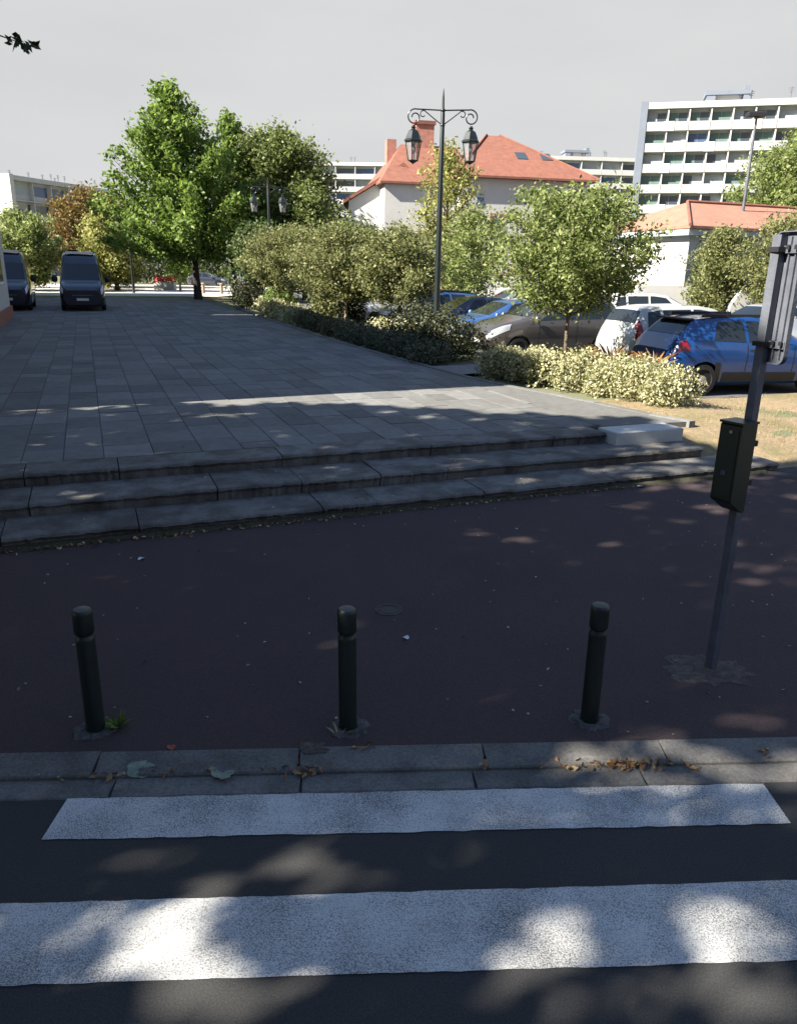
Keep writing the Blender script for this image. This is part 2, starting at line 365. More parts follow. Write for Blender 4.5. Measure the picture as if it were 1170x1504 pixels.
# path and lawn at the far end of the square
b = MB(); b.add([W(-20, 58.6, .44), W(9, 58.6, .44), W(30, 92, .46), W(-45, 92, .46)], [(0, 1, 2, 3)]); tag(b.build('gravel_path', M['gravel']), kind='structure')
b = MB(); b.add([W(-18, 56.4, PL+.01), W(7.0, 56.4, PL+.01), W(7.0, 58.4, PL+.015), W(-18, 58.9, PL+.015)], [(0, 1, 2, 3)])
tag(b.build('lawn', pm('lawn', (.09, .12, .03), .95, .3, -6, c2=(.19, .17, .08), c2scale=.8)), kind='structure')

# ------------------------------------------------------------------ foliage
def leafmat(name, c, c2, amt, trans=.3, var=.35, rough=.55):
    return pm(name, c, rough, .12, 3, isl=var, c2=c2, c2amt=amt, trans=trans, spec=.35)
LM = dict(
 plane=leafmat('plane_leaf', (.030, .050, .016), (.045, .06, .016), .3, .12),
 bright=leafmat('bright_green_leaf', (.125, .200, .036), (.20, .27, .055), .35, .48),
 dark=leafmat('dark_green_leaf', (.065, .100, .028), (.10, .13, .04), .3, .4),
 mid=leafmat('mid_green_leaf', (.125, .165, .045), (.20, .23, .075), .35, .46),
 olive=leafmat('olive_leaf', (.150, .170, .058), (.24, .24, .10), .35, .45),
 fresh=leafmat('fresh_leaf', (.165, .215, .058), (.28, .31, .12), .38, .48),
 yellow=leafmat('yellow_green_leaf', (.25, .275, .07), (.33, .31, .11), .4, .45),
 rust=leafmat('rusty_leaf', (.17, .095, .030), (.14, .12, .03), .45, .3),
 var=leafmat('variegated_leaf', (.44, .42, .25), (.20, .21, .085), .36, .25, .3),
 grey=leafmat('grey_green_leaf', (.085, .095, .055), (.14, .14, .09), .25, .25),
 deep=leafmat('deep_shrub_leaf', (.026, .034, .014), (.065, .065, .024), .3, .2),
 straw=leafmat('straw_blade', (.30, .235, .13), (.13, .15, .045), .35, .2),
 dead=leafmat('dead_leaf', (.22, .115, .045), (.30, .21, .11), .4, .1),
)
def leaf_mesh(name, pts, size, mat, seed, aspect=.5, upbias=.3, nrm=None):
    rs = np.random.RandomState(seed); n = len(pts); pts = np.asarray(pts, dtype=np.float64)
    nv = rs.normal(size=(n, 3)); nv[:, 2] += upbias
    if nrm is not None: nv += nrm*1.2
    nv /= np.linalg.norm(nv, axis=1)[:, None]+1e-9
    t = rs.normal(size=(n, 3)); t -= (t*nv).sum(1)[:, None]*nv; t /= np.linalg.norm(t, axis=1)[:, None]+1e-9
    bt = np.cross(nv, t); s = size*rs.uniform(.6, 1.3, size=(n, 1))
    v = np.empty((n, 4, 3)); v[:, 0] = pts-t*s*.5; v[:, 1] = pts+bt*s*aspect*.5+nv*s*.08+t*s*.05; v[:, 2] = pts+t*s*.5; v[:, 3] = pts-bt*s*aspect*.5+nv*s*.08+t*s*.05
    me = bpy.data.meshes.new(name); me.vertices.add(n*4); me.vertices.foreach_set('co', v.ravel())
    me.loops.add(n*4); me.loops.foreach_set('vertex_index', np.arange(n*4, dtype=np.int32)); me.polygons.add(n)
    me.polygons.foreach_set('loop_start', np.arange(0, n*4, 4, dtype=np.int32)); me.polygons.foreach_set('loop_total', np.full(n, 4, dtype=np.int32))
    me.materials.append(mat); me.update(); me.validate(); return me

def limb_tree(name, loc, label, group, H, base, prof, mat, nl, leaf, trunk_r, seed, bark='bark', per=26, rise=.55, clump=.55, lean=0., shift=0., sparse=0.):
    """trunk, limbs that leave it in a spiral and rise, leaf clumps strung along every limb; prof(t) is the crown radius at fraction t of the crown's height"""
    root = empty(name, loc, 0, label, 'tree', group); rs = np.random.RandomState(seed)
    mb = MB(); n = 9; tp = [(lean*(i/n)**2+rs.normal()*.02*H*.05, rs.normal()*.02*H*.05, H*.93*i/n) for i in range(n+1)]
    mb.tube(tp, [trunk_r*(1.25 if i == 0 else 1)*(1-.85*i/n) for i in range(n+1)], 9)
    pts = []
    def trunk_at(z):
        f = min(.999, z/(H*.93))*n; i = int(f); a, b_ = Vector(tp[i]), Vector(tp[i+1]); return a.lerp(b_, f-i)
    for k in range(nl):
        t = ((k+.5)/nl)**.85; ang = k*2.39996+rs.uniform(-.5, .5)
        Rr = prof(t)*rs.uniform(.7, 1.12); zt = base+(H-base)*t
        z0 = max(base*.72, zt-Rr*rise); a = trunk_at(z0)
        tip = Vector((a.x+math.cos(ang)*Rr+shift*(1-t), a.y+math.sin(ang)*Rr, zt+rs.uniform(-.03, .05)*H))
        mid = a.lerp(tip, .5)+Vector((0, 0, -.06*Rr))
        r_ = trunk_r*.38*(1-.6*t)
        mb.tube([a, mid, tip], [r_, r_*.6, r_*.18], 5)
        m_ = max(2, int(Rr/(clump*.55)))
        for j in range(m_):
            f = .25+.78*(j+.5)/m_
            if rs.uniform() < sparse: continue
            c = a.lerp(tip, f) if f > .5 else a.lerp(mid, f*2)
            cr = clump*(1.15-.55*f)*rs.uniform(.7, 1.25); q = int(per*rs.uniform(.6, 1.4)*(1.2-.5*f))
            o = rs.normal(size=(q, 3))*cr*.5*np.array([1, 1, .75]); pts.append(o+np.array(c)+np.array([0, 0, .1*cr]))
    top = tp[-1]
    for j in range(4): pts.append(rs.normal(size=(per, 3))*clump*.3+np.array([top[0], top[1], H*(1-.05*j)]))
    mb.build('trunk', M[bark], root, True)
    P = np.concatenate(pts)
    tag(link('crown', leaf_mesh('crown', P, leaf, LM[mat], seed+1), root), kind='stuff')
    return root

def shrub(name, loc, label, group, rx, ry, h, mat, n, leaf, seed, lobes=7, cat='shrub', aspect=.55, stems=True):
    root = empty(name, loc, 0, label, cat, group); rs = np.random.RandomState(seed); pts = []; nr = []
    for k in range(lobes):
        a = k*2.4+rs.uniform(0, 1); rr = math.sqrt((k+.3)/lobes)*.62
        c = np.array([math.cos(a)*rr*rx, math.sin(a)*rr*ry, h*rs.uniform(.42, .66)]); r = np.array([rx*.5, ry*.5, h*.42])*rs.uniform(.8, 1.2)
        q = n//lobes; d = rs.normal(size=(q, 3)); d /= np.linalg.norm(d, axis=1)[:, None]; f = rs.uniform(.45, 1.08, size=(q, 1))**.6
        p = c+d*r*f*(1+.12*np.sin(d[:, :1]*9+k)); pts.append(p); nr.append(d)
    q = n//5; p = np.stack([rs.uniform(-.75, .75, q)*rx, rs.uniform(-.75, .75, q)*ry, rs.uniform(.03, .5, q)*h], 1); pts.append(p); nr.append(np.zeros((q, 3)))
    P = np.concatenate(pts); N_ = np.concatenate(nr); P[:, 2] = np.maximum(P[:, 2], .02)
    tag(link('foliage', leaf_mesh('foliage', P, leaf, LM[mat], seed+1, aspect, .2, N_*.5), root), kind='stuff')
    if stems:
        mb = MB()
        for k in range(6):
            a = k*1.05; mb.tube([(.05*math.cos(a), .05*math.sin(a), 0), (.25*rx*math.cos(a), .25*ry*math.sin(a), h*.3), (.5*rx*math.cos(a), .5*ry*math.sin(a), h*.72)], [.016, .011, .004], 5)
        mb.build('stems', M['bark'], root)
    return root
# ------------------------------------------------------------------ civic building whose shadow lies over the square (mostly outside the frame)
def wall_windows(root, face, a0, a1, z0, n, floors, fh, w=1.1, h=1.9, d=.06, mat='glass', fr='white'):
    """face(a, z, out) -> point; n windows per floor, each one a part with its own pane"""
    for f in range(floors):
        for i in range(n):
            c = a0+(a1-a0)*(i+.5)/n; z = z0+f*fh
            def quadbox(aa, ab, za, zb, o0, o1):
                P = [face(aa, za, o0), face(ab, za, o0), face(ab, zb, o0), face(aa, zb, o0), face(aa, za, o1), face(ab, za, o1), face(ab, zb, o1), face(aa, zb, o1)]
                return MB().add(P, [(0, 1, 2, 3), (7, 6, 5, 4), (0, 4, 5, 1), (1, 5, 6, 2), (2, 6, 7, 3), (3, 7, 4, 0)])
            wn_ = quadbox(c-w/2-.09, c+w/2+.09, z-.09, z+h+.09, -.02, d).build('window', M[fr], root)
            quadbox(c-w/2, c-.03, z, z+h, d-.01, d+.02).build('pane', M[mat], wn_); quadbox(c+.03, c+w/2, z, z+h, d-.01, d+.02).build('pane', M[mat], wn_)
hall = tag(uvframe('civic_building'), 'pale rendered civic building with brick plinth beside the paved square', 'building')
EV = PL+8.55
MB().box(-16, -2.9, 12.62, 35.6, .9, EV).build('wall', M['cream'], hall)
MB().box(-16, -5.9, 36.003, 64, .9, EV+2.0).build('tall_wing_wall', M['cream'], hall); MB().box(-16, -5.9, 35.603, 36, .9, EV-.1).build('wing_wall', M['cream'], hall)
MB().box(-16.05, -2.82, 12.54, 35.7, .1, .903).build('plinth', M['brick'], hall)
MB().box(-16.05, -5.82, 35.703, 64.1, .1, .9).build('wing_plinth', M['brick'], hall)
MB().box(-16.2, -2.75, 12.5, 35.75, EV+.003, EV+.3).build('cornice', M['white'], hall)
b = MB(); b.add([(-16.2, 12.5, EV+.305), (-2.75, 12.5, EV+.305), (-2.75, 35.75, EV+.305), (-16.2, 35.75, EV+.305), (-9.5, 18, EV+2.6), (-9.5, 30, EV+2.6)],
                [(0, 1, 4), (1, 2, 5, 4), (2, 3, 5), (3, 0, 4, 5), (3, 2, 1, 0)]); b.build('roof', M['tile'], hall)
wall_windows(hall, lambda a, z, o: (-2.9+o, a, z), 13.5, 34.5, 1.9, 6, 2, 3.7)
wall_windows(hall, lambda a, z, o: (a, 12.62-o, z), -15, -4, 1.9, 3, 2, 3.7)

# ------------------------------------------------------------------ bollards
BL = [((-1.715, 3.752), 'dark bollard with a weed growing at its foot', True), ((-.27, 3.82), 'dark bollard between two others, dead stalk at its foot', False), ((1.165, 3.94), 'dark bollard standing nearest the sign post', False)]
for k, ((x, y), lab, weed) in enumerate(BL):
    t = empty('bollard', (x, y, PZ-.012), (.3, 1.2, 2.2)[k], lab, 'bollard', 'bollards along the kerb')
    t.rotation_euler.x = (.004, -.008, -.012)[k]
    MB().lathe([(.0535, -.05), (.0535, .02), (.052, .03), (.051, .575), (.050, .590), (.044, .597), (.0425, .61)], 28).build('post', M['iron'], t, True)
    MB().lathe([(.0425, .611), (.050, .617), (.0535, .625), (.0535, .735), (.051, .75), (.044, .758), (.02, .761), (.0005, .762)], 28).build('cap', M['iron'], t, True)
    rs = np.random.RandomState(40+k); n = 22; P = []; F = []
    for j, (r, z) in enumerate(((.055, .010), (.085, .016), (.108, .004), (.128, -.006))):
        for i in range(n):
            rr = r*(1+(rs.uniform(-.22, .22) if j > 1 else rs.uniform(-.04, .04))); P.append((rr*math.cos(2*math.pi*i/n), rr*math.sin(2*math.pi*i/n), z+rs.uniform(-.003, .004)))
    for j in range(3):
        for i in range(n): F.append((j*n+i, j*n+(i+1) % n, (j+1)*n+(i+1) % n, (j+1)*n+i))
    MB().add(P, F).build('cement_collar', pm('broken_cement', (.10, .097, .092), .95, .5, -30, .9, 80, c2=(.045, .04, .038), c2scale=16), t, True)
rs = np.random.RandomState(5)
def tuft(name, x, y, z, n, h, spread, mat, lab, cat, seed):
    rs = np.random.RandomState(seed); P = []; F = []
    for i in range(n):
        a = rs.uniform(0, 6.28); r = spread*math.sqrt(rs.uniform()); l = h*rs.uniform(.5, 1.2); bx, by = r*.4*math.cos(a), r*.4*math.sin(a); dx, dy = math.cos(a), math.sin(a)
        w = .008; P += [(bx-dy*w, by+dx*w, 0), (bx+dy*w, by-dx*w, 0), (bx+dx*r*.7+dy*w, by+dy*r*.7-dx*w, l*.7), (bx+dx*r*1.5, by+dy*r*1.5, l)]
        F.append((4*i, 4*i+1, 4*i+2, 4*i+3))
    o = MB().add(P, F).build(name, LM[mat]); o.location = (x, y, z); return tag(o, lab, cat)
tuft('weed', -1.60, 3.78, PZ-.01, 46, .055, .06, 'bright', 'small green weed at the foot of a bollard', 'weed', 3)
tuft('dead_stalk', -.315, 3.73, PZ-.01, 5, .05, .10, 'straw', 'thin dry stalk lying at the foot of the middle bollard', 'stalk', 9)

# ------------------------------------------------------------------ sign post with its box
sp = empty('sign_post', (2.15, 4.607, PZ-.012), 0, 'grey steel post carrying the back of a narrow sign panel', 'sign post')
mb = MB(); c = .027
mb.prism([(-c, -c), (c, -c), (c, c), (-c, c)], -.1, 2.78, lambda p, h: (p[0]*math.cos(.5)-p[1]*math.sin(.5), p[0]*math.sin(.5)+p[1]*math.cos(.5), h))
mb.build('post', M['galv'], sp)
for zc in [i*.06+.1 for i in range(18)]+[i*.06+1.72 for i in range(7)]:
    pass
ex, ey = .30, -.954        # the panel runs from the post towards the street
def pan(s, z, o): return (s*ex+o*-ey*1.0, s*ey+o*ex, z)
def rounded(s0, s1, z0, z1, r, n=6):
    P = []
    for cx, cz, a0 in ((s1-r, z0+r, -90), (s1-r, z1-r, 0), (s0+r, z1-r, 90), (s0+r, z0+r, 180)):
        for i in range(n+1): a = R(a0+90*i/n); P.append((cx+r*math.cos(a), cz+r*math.sin(a)))
    return P
mb = MB(); mb.prism(rounded(-.045, .165, 2.06, 2.80, .05), .035, .039, lambda p, h: pan(p[0], p[1], h)); panel = mb.build('sign_panel', M['galv'], sp)
o_ = rounded(-.045, .165, 2.06, 2.80, .05); i_ = rounded(-.039, .159, 2.066, 2.794, .045); mb = MB(); n = len(o_)
mb.add([pan(p[0], p[1], .0345) for p in o_]+[pan(p[0], p[1], .0345) for p in i_]+[pan(p[0], p[1], .008) for p in o_]+[pan(p[0], p[1], .008) for p in i_],
       [(k, (k+1) % n, 2*n+(k+1) % n, 2*n+k) for k in range(n)]+[(n+k, 3*n+k, 3*n+(k+1) % n, n+(k+1) % n) for k in range(n)]+[(2*n+k, 2*n+(k+1) % n, 3*n+(k+1) % n, 3*n+k) for k in range(n)])
mb.build('folded_rim', M['galv'], panel)
for z in (2.17, 2.70):
    mb = MB(); mb.prism([(-.02, z-.02), (.15, z-.02), (.15, z+.02), (-.02, z+.02)], .012, .034, lambda p, h: pan(p[0], p[1], h)); rl = mb.build('rail', M['galv'], panel)
    mb = MB(); mb.prism([(-.045, z-.014), (.045, z-.014), (.045, z+.014), (-.045, z+.014)], -.04, .011, lambda p, h: pan(p[0], p[1], h)); mb.build('clamp', M['black'], sp)
    for s in (.07, .13): mb = MB(); mb.lathe([(.012, 0), (.012, .02), (.008, .025)], 8, (s*ex+.0*ey, s*ey-.004, z)); mb.build('bolt', M['black'], rl)
for s in (.06, .11): MB().prism([(s-.004, 2.09), (s+.004, 2.09), (s+.004, 2.77), (s-.004, 2.77)], .022, .034, lambda p, h: pan(p[0], p[1], h)).build('stiffener', M['galv'], panel)
bx = empty('post_box', (2.15, 4.607, PZ-.012), 0, 'dark green metal box with slanted underside fixed to the sign post', 'box')
dv = Vector((-.86, -.51, 0)); sv = Vector((.51, -.86, 0))
def bxp(d, s, z): q = dv*d+sv*s; return (q.x, q.y, z)
prof = [(.03, 1.145), (.045, 1.135), (.17, 1.215), (.175, 1.23), (.175, 1.69), (.165, 1.70), (.03, 1.70)]
MB().prism(prof, -.075, .075, lambda p, h: bxp(p[0], h, p[1])).build('housing', M['binbox'], bx)
MB().prism([(.025, 1.702), (.182, 1.702), (.182, 1.716), (.025, 1.716)], -.082, .082, lambda p, h: bxp(p[0], h, p[1])).build('lid', M['binbox'], bx)
dr = MB().prism([(.176, 1.25), (.180, 1.25), (.180, 1.67), (.176, 1.67)], -.062, .062, lambda p, h: bxp(p[0], h, p[1])).build('door', M['binbox'], bx)
q = bxp(.182, -.01, 1.655); MB().prism([(.1805, 1.645), (.186, 1.645), (.186, 1.662), (.1805, 1.662)], .0, .016, lambda p, h: bxp(p[0], h, p[1])).build('lock', M['rim'], dr)
MB().prism([(.1805, 1.38), (.185, 1.38), (.185, 1.41), (.1805, 1.41)], -.02, .012, lambda p, h: bxp(p[0], h, p[1])).build('keyhole', M['galv'], dr)
mb = MB(); mb.prism([(-.045, 1.3), (.03, 1.3), (.03, 1.335), (-.045, 1.335)], -.045, .045, lambda p, h: bxp(p[0], h, p[1])); mb.build('bracket', M['black'], bx)
mb = MB(); mb.prism([(-.045, 1.55), (.03, 1.55), (.03, 1.585), (-.045, 1.585)], -.045, .045, lambda p, h: bxp(p[0], h, p[1])); mb.build('bracket', M['black'], bx)
# broken ground round the post
def ragged(name, x, y, r, z, mat, seed, ax=1., h=.006):
    rs = np.random.RandomState(seed); n = 26; P = [(x, y, z+h)]
    for k in (.55, 1.0):
        for i in range(n):
            rr = r*k*(1+rs.uniform(-.3, .25)*k); P.append((x+rr*ax*math.cos(6.283*i/n), y+rr*math.sin(6.283*i/n), z+(h*rs.uniform(.4, 1.3) if k < 1 else .002)))
    F = [(0, 1+i, 1+(i+1) % n) for i in range(n)]+[(1+i, 1+n+i, 1+n+(i+1) % n, 1+(i+1) % n) for i in range(n)]
    return MB().add(P, F).build(name, mat, None, True)
dirt = pm('crumbled_dirt', (.075, .06, .052), .95, .5, -40, .9, 90, c2=(.14, .12, .10), c2scale=18)
tag(ragged('dirt_patch', 2.12, 4.56, .2, PZ-.012, dirt, 6, 1.5), kind='structure')
tag(ragged('dirt_patch', -.45, 3.60, .06, PZ-.006, dirt, 9, 1.6), kind='structure')
# small round covers let into the pavement
for (x, y, lab, sd_) in ((-.06, 5.43, 'small round iron cover in the red pavement behind the middle bollard', 3), (2.49, 8.32, 'small round iron cover in the red pavement below the steps', 4)):
    t = empty('valve_cover', (x, y, PZ-.012), 0, lab, 'cover')
    MB().lathe([(.085, -.02), (.085, .006), (.07, .007), (.069, .003), (.02, .004), (.0005, .004)], 20).build('lid', M['black'], t)
    MB().lathe([(.112, -.02), (.110, .005), (.090, .006), (.088, -.01)], 20).build('ring', dirt, t)

# ------------------------------------------------------------------ fallen leaves
def big_leaf(x, y, z, rz, tilt, s, lab, seed, mat):
    rs = np.random.RandomState(seed); n = 26; P = [(0, 0, .006)]; 
    for i in range(n):
        a = 6.283*i/n; lob = .86+.14*abs(math.cos(2.5*a)); r = s*lob*(1+rs.uniform(-.06, .06)); P.append((r*math.cos(a), r*.8*math.sin(a), .008+.006*math.sin(a*2+seed)+rs.uniform(0, .004)))
    mid = [(p[0]*.55, p[1]*.55, .010+.003*math.sin(6.283*i/n*5)) for i, p in enumerate(P[1:])]
    k = len(P); P += mid
    F = [(0, k+i, k+(i+1) % n) for i in range(n)]+[(k+i, 1+i, 1+(i+1) % n, k+(i+1) % n) for i in range(n)]
    o = MB().add(P, F).build('fallen_leaf', None, None, True); o.data.materials.append(mat); o.location = (x, y, z); o.rotation_euler = (tilt, .05, rz); return tag(o, lab, 'leaf', 'large leaves on the kerb')
gl = pm('grey_green_dry_leaf', (.16, .20, .15), .8, .2, 30, c2=(.22, .24, .19), c2scale=25)
big_leaf(-1.35, 3.415, .03, .3, .25, .075, 'large crumpled grey green leaf lying on the kerb among brown litter', 2, gl)
big_leaf(-.91, 3.40, .026, 2.6, .12, .072, 'large flat grey green leaf lying alone on the kerb', 7, gl)
om = pm('orange_dry_leaf', (.32, .10, .05), .8, .2, 30)
pmx = pm('white_paper', (.6, .6, .58), .8, .1, 30)
for k, (x, y, s, mat, lab, cat) in enumerate([(-1.23, 3.58, .025, om, 'single orange leaf on the pavement behind the kerb', 'leaf'), (.07, 4.94, .028, pmx, 'scrap of white litter behind the middle bollard', 'litter'),
        (3.03, 9.17, .05, pmx, 'scrap of white litter at the foot of the lowest step', 'litter'), (-2.32, 6.39, .035, pmx, 'pale scrap of litter near the left end of the steps', 'litter')]):
    o = big_leaf(x, y, PZ-.008, k*1.3, .1, s, lab, 20+k, mat); o.name = 'fallen_leaf' if cat == 'leaf' else 'litter_scrap'; o['category'] = cat; del o['group']
rs = np.random.RandomState(17); L_ = []
def pile(x, y, sx, sy, n, z):
    for i in range(n): L_.append((x+rs.normal()*sx, y+rs.normal()*sy, z+rs.uniform(0, .018)))
pile(-.50, 3.44, .09, .02, 60, .022); pile(1.28, 3.545, .09, .02, 75, .025); pile(.92, 3.525, .10, .015, 26, .022); pile(1.45, 3.56, .03, .02, 12, .03); pile(2.08, 3.65, .02, .02, 9, .05); pile(1.62, 3.54, .03, .015, 8, .02)
pile(-1.22, 3.41, .05, .015, 18, .02); pile(-1.02, 3.42, .06, .012, 14, .02); pile(-1.9, 3.36, .25, .012, 34, .02); pile(.50, 3.52, .015, .03, 9, .03); pile(-.2, 3.62, .05, .02, 8, .055); pile(-1.55, 3.39, .06, .015, 14, .02)
for x0 in np.arange(-4, 5, .035):                                   # along the foot of the steps
    if rs.uniform() < .85:
        p = W(x0*1.0+1.2, 7.42-abs(rs.normal())*.05); L_.append((p.x, p.y, PZ-.004+rs.uniform(0, .012)))
        if x0 < 1: p = W(x0+1.2+rs.normal()*.1, 7.40-abs(rs.normal())*.06); L_.append((p.x, p.y, PZ-.004+rs.uniform(0, .015)))
lm = leaf_mesh('leaf_litter', np.array(L_), .042, LM['dead'], 5, .6, 1.6); tag(link('leaf_litter', lm), 'brown leaf litter gathered in the gutter and at the foot of the steps', 'leaf litter', kind='stuff')
S_ = []
for i in range(170):
    x, y = rs.uniform(-4, 4.5), rs.uniform(3.7, 9); U_, V_ = toUV(x, y)
    if V_ < 7.3: S_.append((x, y, PZ-.004))
for i in range(60): p = W(rs.uniform(-2, 7), rs.choice([7.6, 7.8, 8.2, 8.5, 9.5, 10.5]), 0); v_ = toUV(p.x, p.y)[1]; S_.append((p.x, p.y, (PZ+.108 if v_ < 8 else PZ+.252 if v_ < 8.7 else PL+.006)))
lm = leaf_mesh('scattered_litter', np.array(S_), .028, pm('pale_bits', (.30, .27, .22), .8, .2, 10, isl=.5), 6, .7, 4.0); tag(link('scattered_litter', lm), 'small pale bits of leaf scattered over the pavement', 'leaf litter', kind='stuff')
# moss and dirt along the joint under the lowest riser
mb = MB(); rs = np.random.RandomState(3); n = 120; P = []; F = []
for i in range(n+1):
    u = -5+13.4*i/n; P += [(W(u, 7.36+rs.uniform(-.03, .03), PZ-.009)), (W(u, 7.43, PZ+.012+rs.uniform(-.008, .012))), (W(u, 7.475, PZ+.02))]
for i in range(n):
    for k in (0, 1): F.append((i*3+k, (i+1)*3+k, (i+1)*3+k+1, i*3+k+1))
tag(mb.add(P, F).build('gutter_dirt', pm('moss_dirt', (.05, .042, .03), .95, .5, -25, .9, 90, c2=(.05, .06, .02), c2scale=7)), kind='structure')

# ------------------------------------------------------------------ street lamps
def glassmat():
    mt = pm('lantern_glass', (.32, .32, .33), .15, .05, 3, spec=.5); b = mt.node_tree.nodes['Principled BSDF']; b.inputs['Alpha'].default_value = .38; return mt
GLS = glassmat(); M['balb'] = pm('lamp_bulb', (.35, .34, .32), .5, .05, 5)
def spiral(cx, cz, r0_, r1_, a0, a1, n=26):
    return [(cx+(r0_+(r1_-r0_)*i/n)*math.cos(a0+(a1-a0)*i/n), 0, cz+(r0_+(r1_-r0_)*i/n)*math.sin(a0+(a1-a0)*i/n)) for i in range(n+1)]
def make_lamp(lab):
    t = empty('street_lamp', (0, 0, 0), 0, lab, 'street lamp', 'twin lantern street lamps')
    MB().lathe([(.13, 0), (.13, .08), (.11, .12), (.105, .7), (.095, .78), (.085, .85), (.078, 2.2), (.066, 4.2), (.052, 6.0), (.038, 6.05), (.028, 6.35), (.012, 6.52), (.002, 6.56)], 14).build('pole', M['lampiron'], t, True)
    for zz in (5.72, 6.06): MB().lathe([(.052, zz-.03), (.062, zz-.015), (.062, zz+.015), (.052, zz+.03)], 14).build('collar', M['lampiron'], t, True)
    for s in (-1, 1):
        arm = empty('arm', (0, 0, 0)); arm.parent = t
        p = [(0, 0, 6.06), (s*.45, 0, 6.075), (s*.66, 0, 6.08)]; e = spiral(.70, 5.90, .185, .065, math.pi/2, -2.2*math.pi+.6, 34)
        p += [(s*q[0], 0, q[2]) for q in e]
        MB().tube(p, .017, 7).build('scroll', M['lampiron'], arm, True)
        q = [(0, 0, 5.72), (s*.2, 0, 5.86), (s*.42, 0, 6.02)]+[(s*a[0], 0, a[2]) for a in spiral(.49, 5.97, .085, .05, 2.2, -2.6, 14)]
        MB().tube(q, .013, 6).build('brace', M['lampiron'], arm, True)
        ln = empty('lantern', (s*.72, 0, 5.70)); ln.parent = t; ln.rotation_euler.z = .3; ln.scale = (1.32, 1.32, 1.0)
        cap = MB().lathe([(.02, .02), (.03, 0), (.05, -.03), (.035, -.06), (.06, -.09), (.10, -.12), (.145, -.24), (.155, -.30), (.185, -.335), (.185, -.355), (.15, -.365)], 6).build('cap', M['lampiron'], ln)
        for k in range(6):
            a0, a1 = 2*math.pi*k/6, 2*math.pi*(k+1)/6; c0, s0, c1, s1 = math.cos(a0), math.sin(a0), math.cos(a1), math.sin(a1)
            MB().add([(.150*c0, .150*s0, -.366), (.150*c1, .150*s1, -.366), (.095*c1, .095*s1, -.78), (.095*c0, .095*s0, -.78)], [(0, 1, 2, 3)]).build('pane', GLS, ln)
            MB().tube([(.154*c0, .154*s0, -.36), (.098*c0, .098*s0, -.80)], .009, 5).build('frame_bar', M['lampiron'], ln)
        MB().lathe([(.105, -.785), (.105, -.80), (.06, -.83), (.02, -.86), (.002, -.88)], 6).build('base_ring', M['lampiron'], ln)
        MB().lathe([(.03, -.40), (.035, -.44), (.04, -.54), (.022, -.62), (.002, -.64)], 8).build('bulb', M['balb'], ln, True)
    return t
l1 = make_lamp('tall twin lantern street lamp rising behind the dark rounded shrub'); l1.location = (.915, 21, .33)
l2 = copy_tree(l1); l2.location = (-6.85, 41, .33); l2['label'] = 'twin lantern street lamp standing before the round dark tree'
l3 = copy_tree(l1); l3.location = (-21.2, 62, .33); l3['label'] = 'distant twin lantern lamp by the pale gravel path'

# ------------------------------------------------------------------ vehicles
def make_surface(st):
    xs = [s[0] for s in st]; ar = np.array(st)
    def par(x, w=.07):
        acc = 0
        for k in (-1, -.5, 0, .5, 1): acc = acc+np.array([np.interp(min(max(x+k*w, xs[0]), xs[-1]), xs, ar[:, j]) for j in range(1, 8)])
        return acc/5
    def ring(x):
        zb, wb, wm, zs, ws, zt, wt_ = par(x); c = min(.06, max(.012, (zt-zs)*.12))
        return np.array([(0, zb), (wb*.86, zb), (wb, zb+.07), (wm, zb+(zs-zb)*.55), (ws, zs), (wt_, zt-c), (wt_*.70, zt-c*.22), (0, zt)])
    def S(x, t, side=1):
        rg = ring(x); i = int(min(6, max(0, math.floor(t)))); f = t-i
        p0, p1, p2, p3 = rg[max(0, i-1)], rg[i], rg[i+1], (rg[i+2] if i+2 <= 7 else np.array([-rg[6][0], rg[6][1]]))
        if i < 2: p = p1+(p2-p1)*f
        else:
            k = .5 if i != 4 else .25
            m1, m2 = (p2-p0)*k, (p3-p1)*k; f2, f3 = f*f, f*f*f
            p = (2*f3-3*f2+1)*p1+(f3-2*f2+f)*m1+(-2*f3+3*f2)*p2+(f3-f2)*m2
        return Vector((x, side*p[0], p[1]))
    return S, xs[0], xs[-1]
TS = [0, 1, 2, 2.4, 2.8, 3.2, 3.6, 4, 4.25, 4.5, 4.75, 5, 5.35, 5.7, 6, 6.5, 7]
def body_mesh(S, x0, x1, nx=70):
    V = []; F = []; X = [x0+(x1-x0)*i/nx for i in range(nx+1)]; nr = 2*len(TS)-2
    for x in X:
        r_ = [S(x, t, 1) for t in TS]+[S(x, t, -1) for t in TS[-2:0:-1]]; V += r_
    for i in range(nx):
        for k in range(nr): F.append((i*nr+k, i*nr+(k+1) % nr, (i+1)*nr+(k+1) % nr, (i+1)*nr+k))
    F.append(tuple(range(nr))[::-1]); F.append(tuple(range(nx*nr, nx*nr+nr)))
    return MB().add(V, F)
def patch(S, corners, side, off, nu=8, nv=6):
    """glass, lamp or trim that follows the body surface; corners in (x, t)"""
    V = []; F = []; (ax, at_), (bx_, bt), (cx, ct), (dx, dt) = corners
    for i in range(nu+1):
        for j in range(nv+1):
            u, v = i/nu, j/nv; x = (ax*(1-u)+bx_*u)*(1-v)+(dx*(1-u)+cx*u)*v; t = (at_*(1-u)+bt*u)*(1-v)+(dt*(1-u)+ct*u)*v
            p = S(x, t, side); e = .01; n = (S(x+e, t, side)-S(x-e, t, side)).cross(S(x, min(7, t+.02), side)-S(x, t-.02, side))
            if n.length > 1e-9: n.normalize()
            ctr = Vector((x, 0, .7)); 
            if n.dot(p-ctr) < 0: n = -n
            V.append(p+n*off)
    for i in range(nu):
        for j in range(nv): a = i*(nv+1)+j; F.append((a, a+nv+1, a+nv+2, a+1))
    return V, F
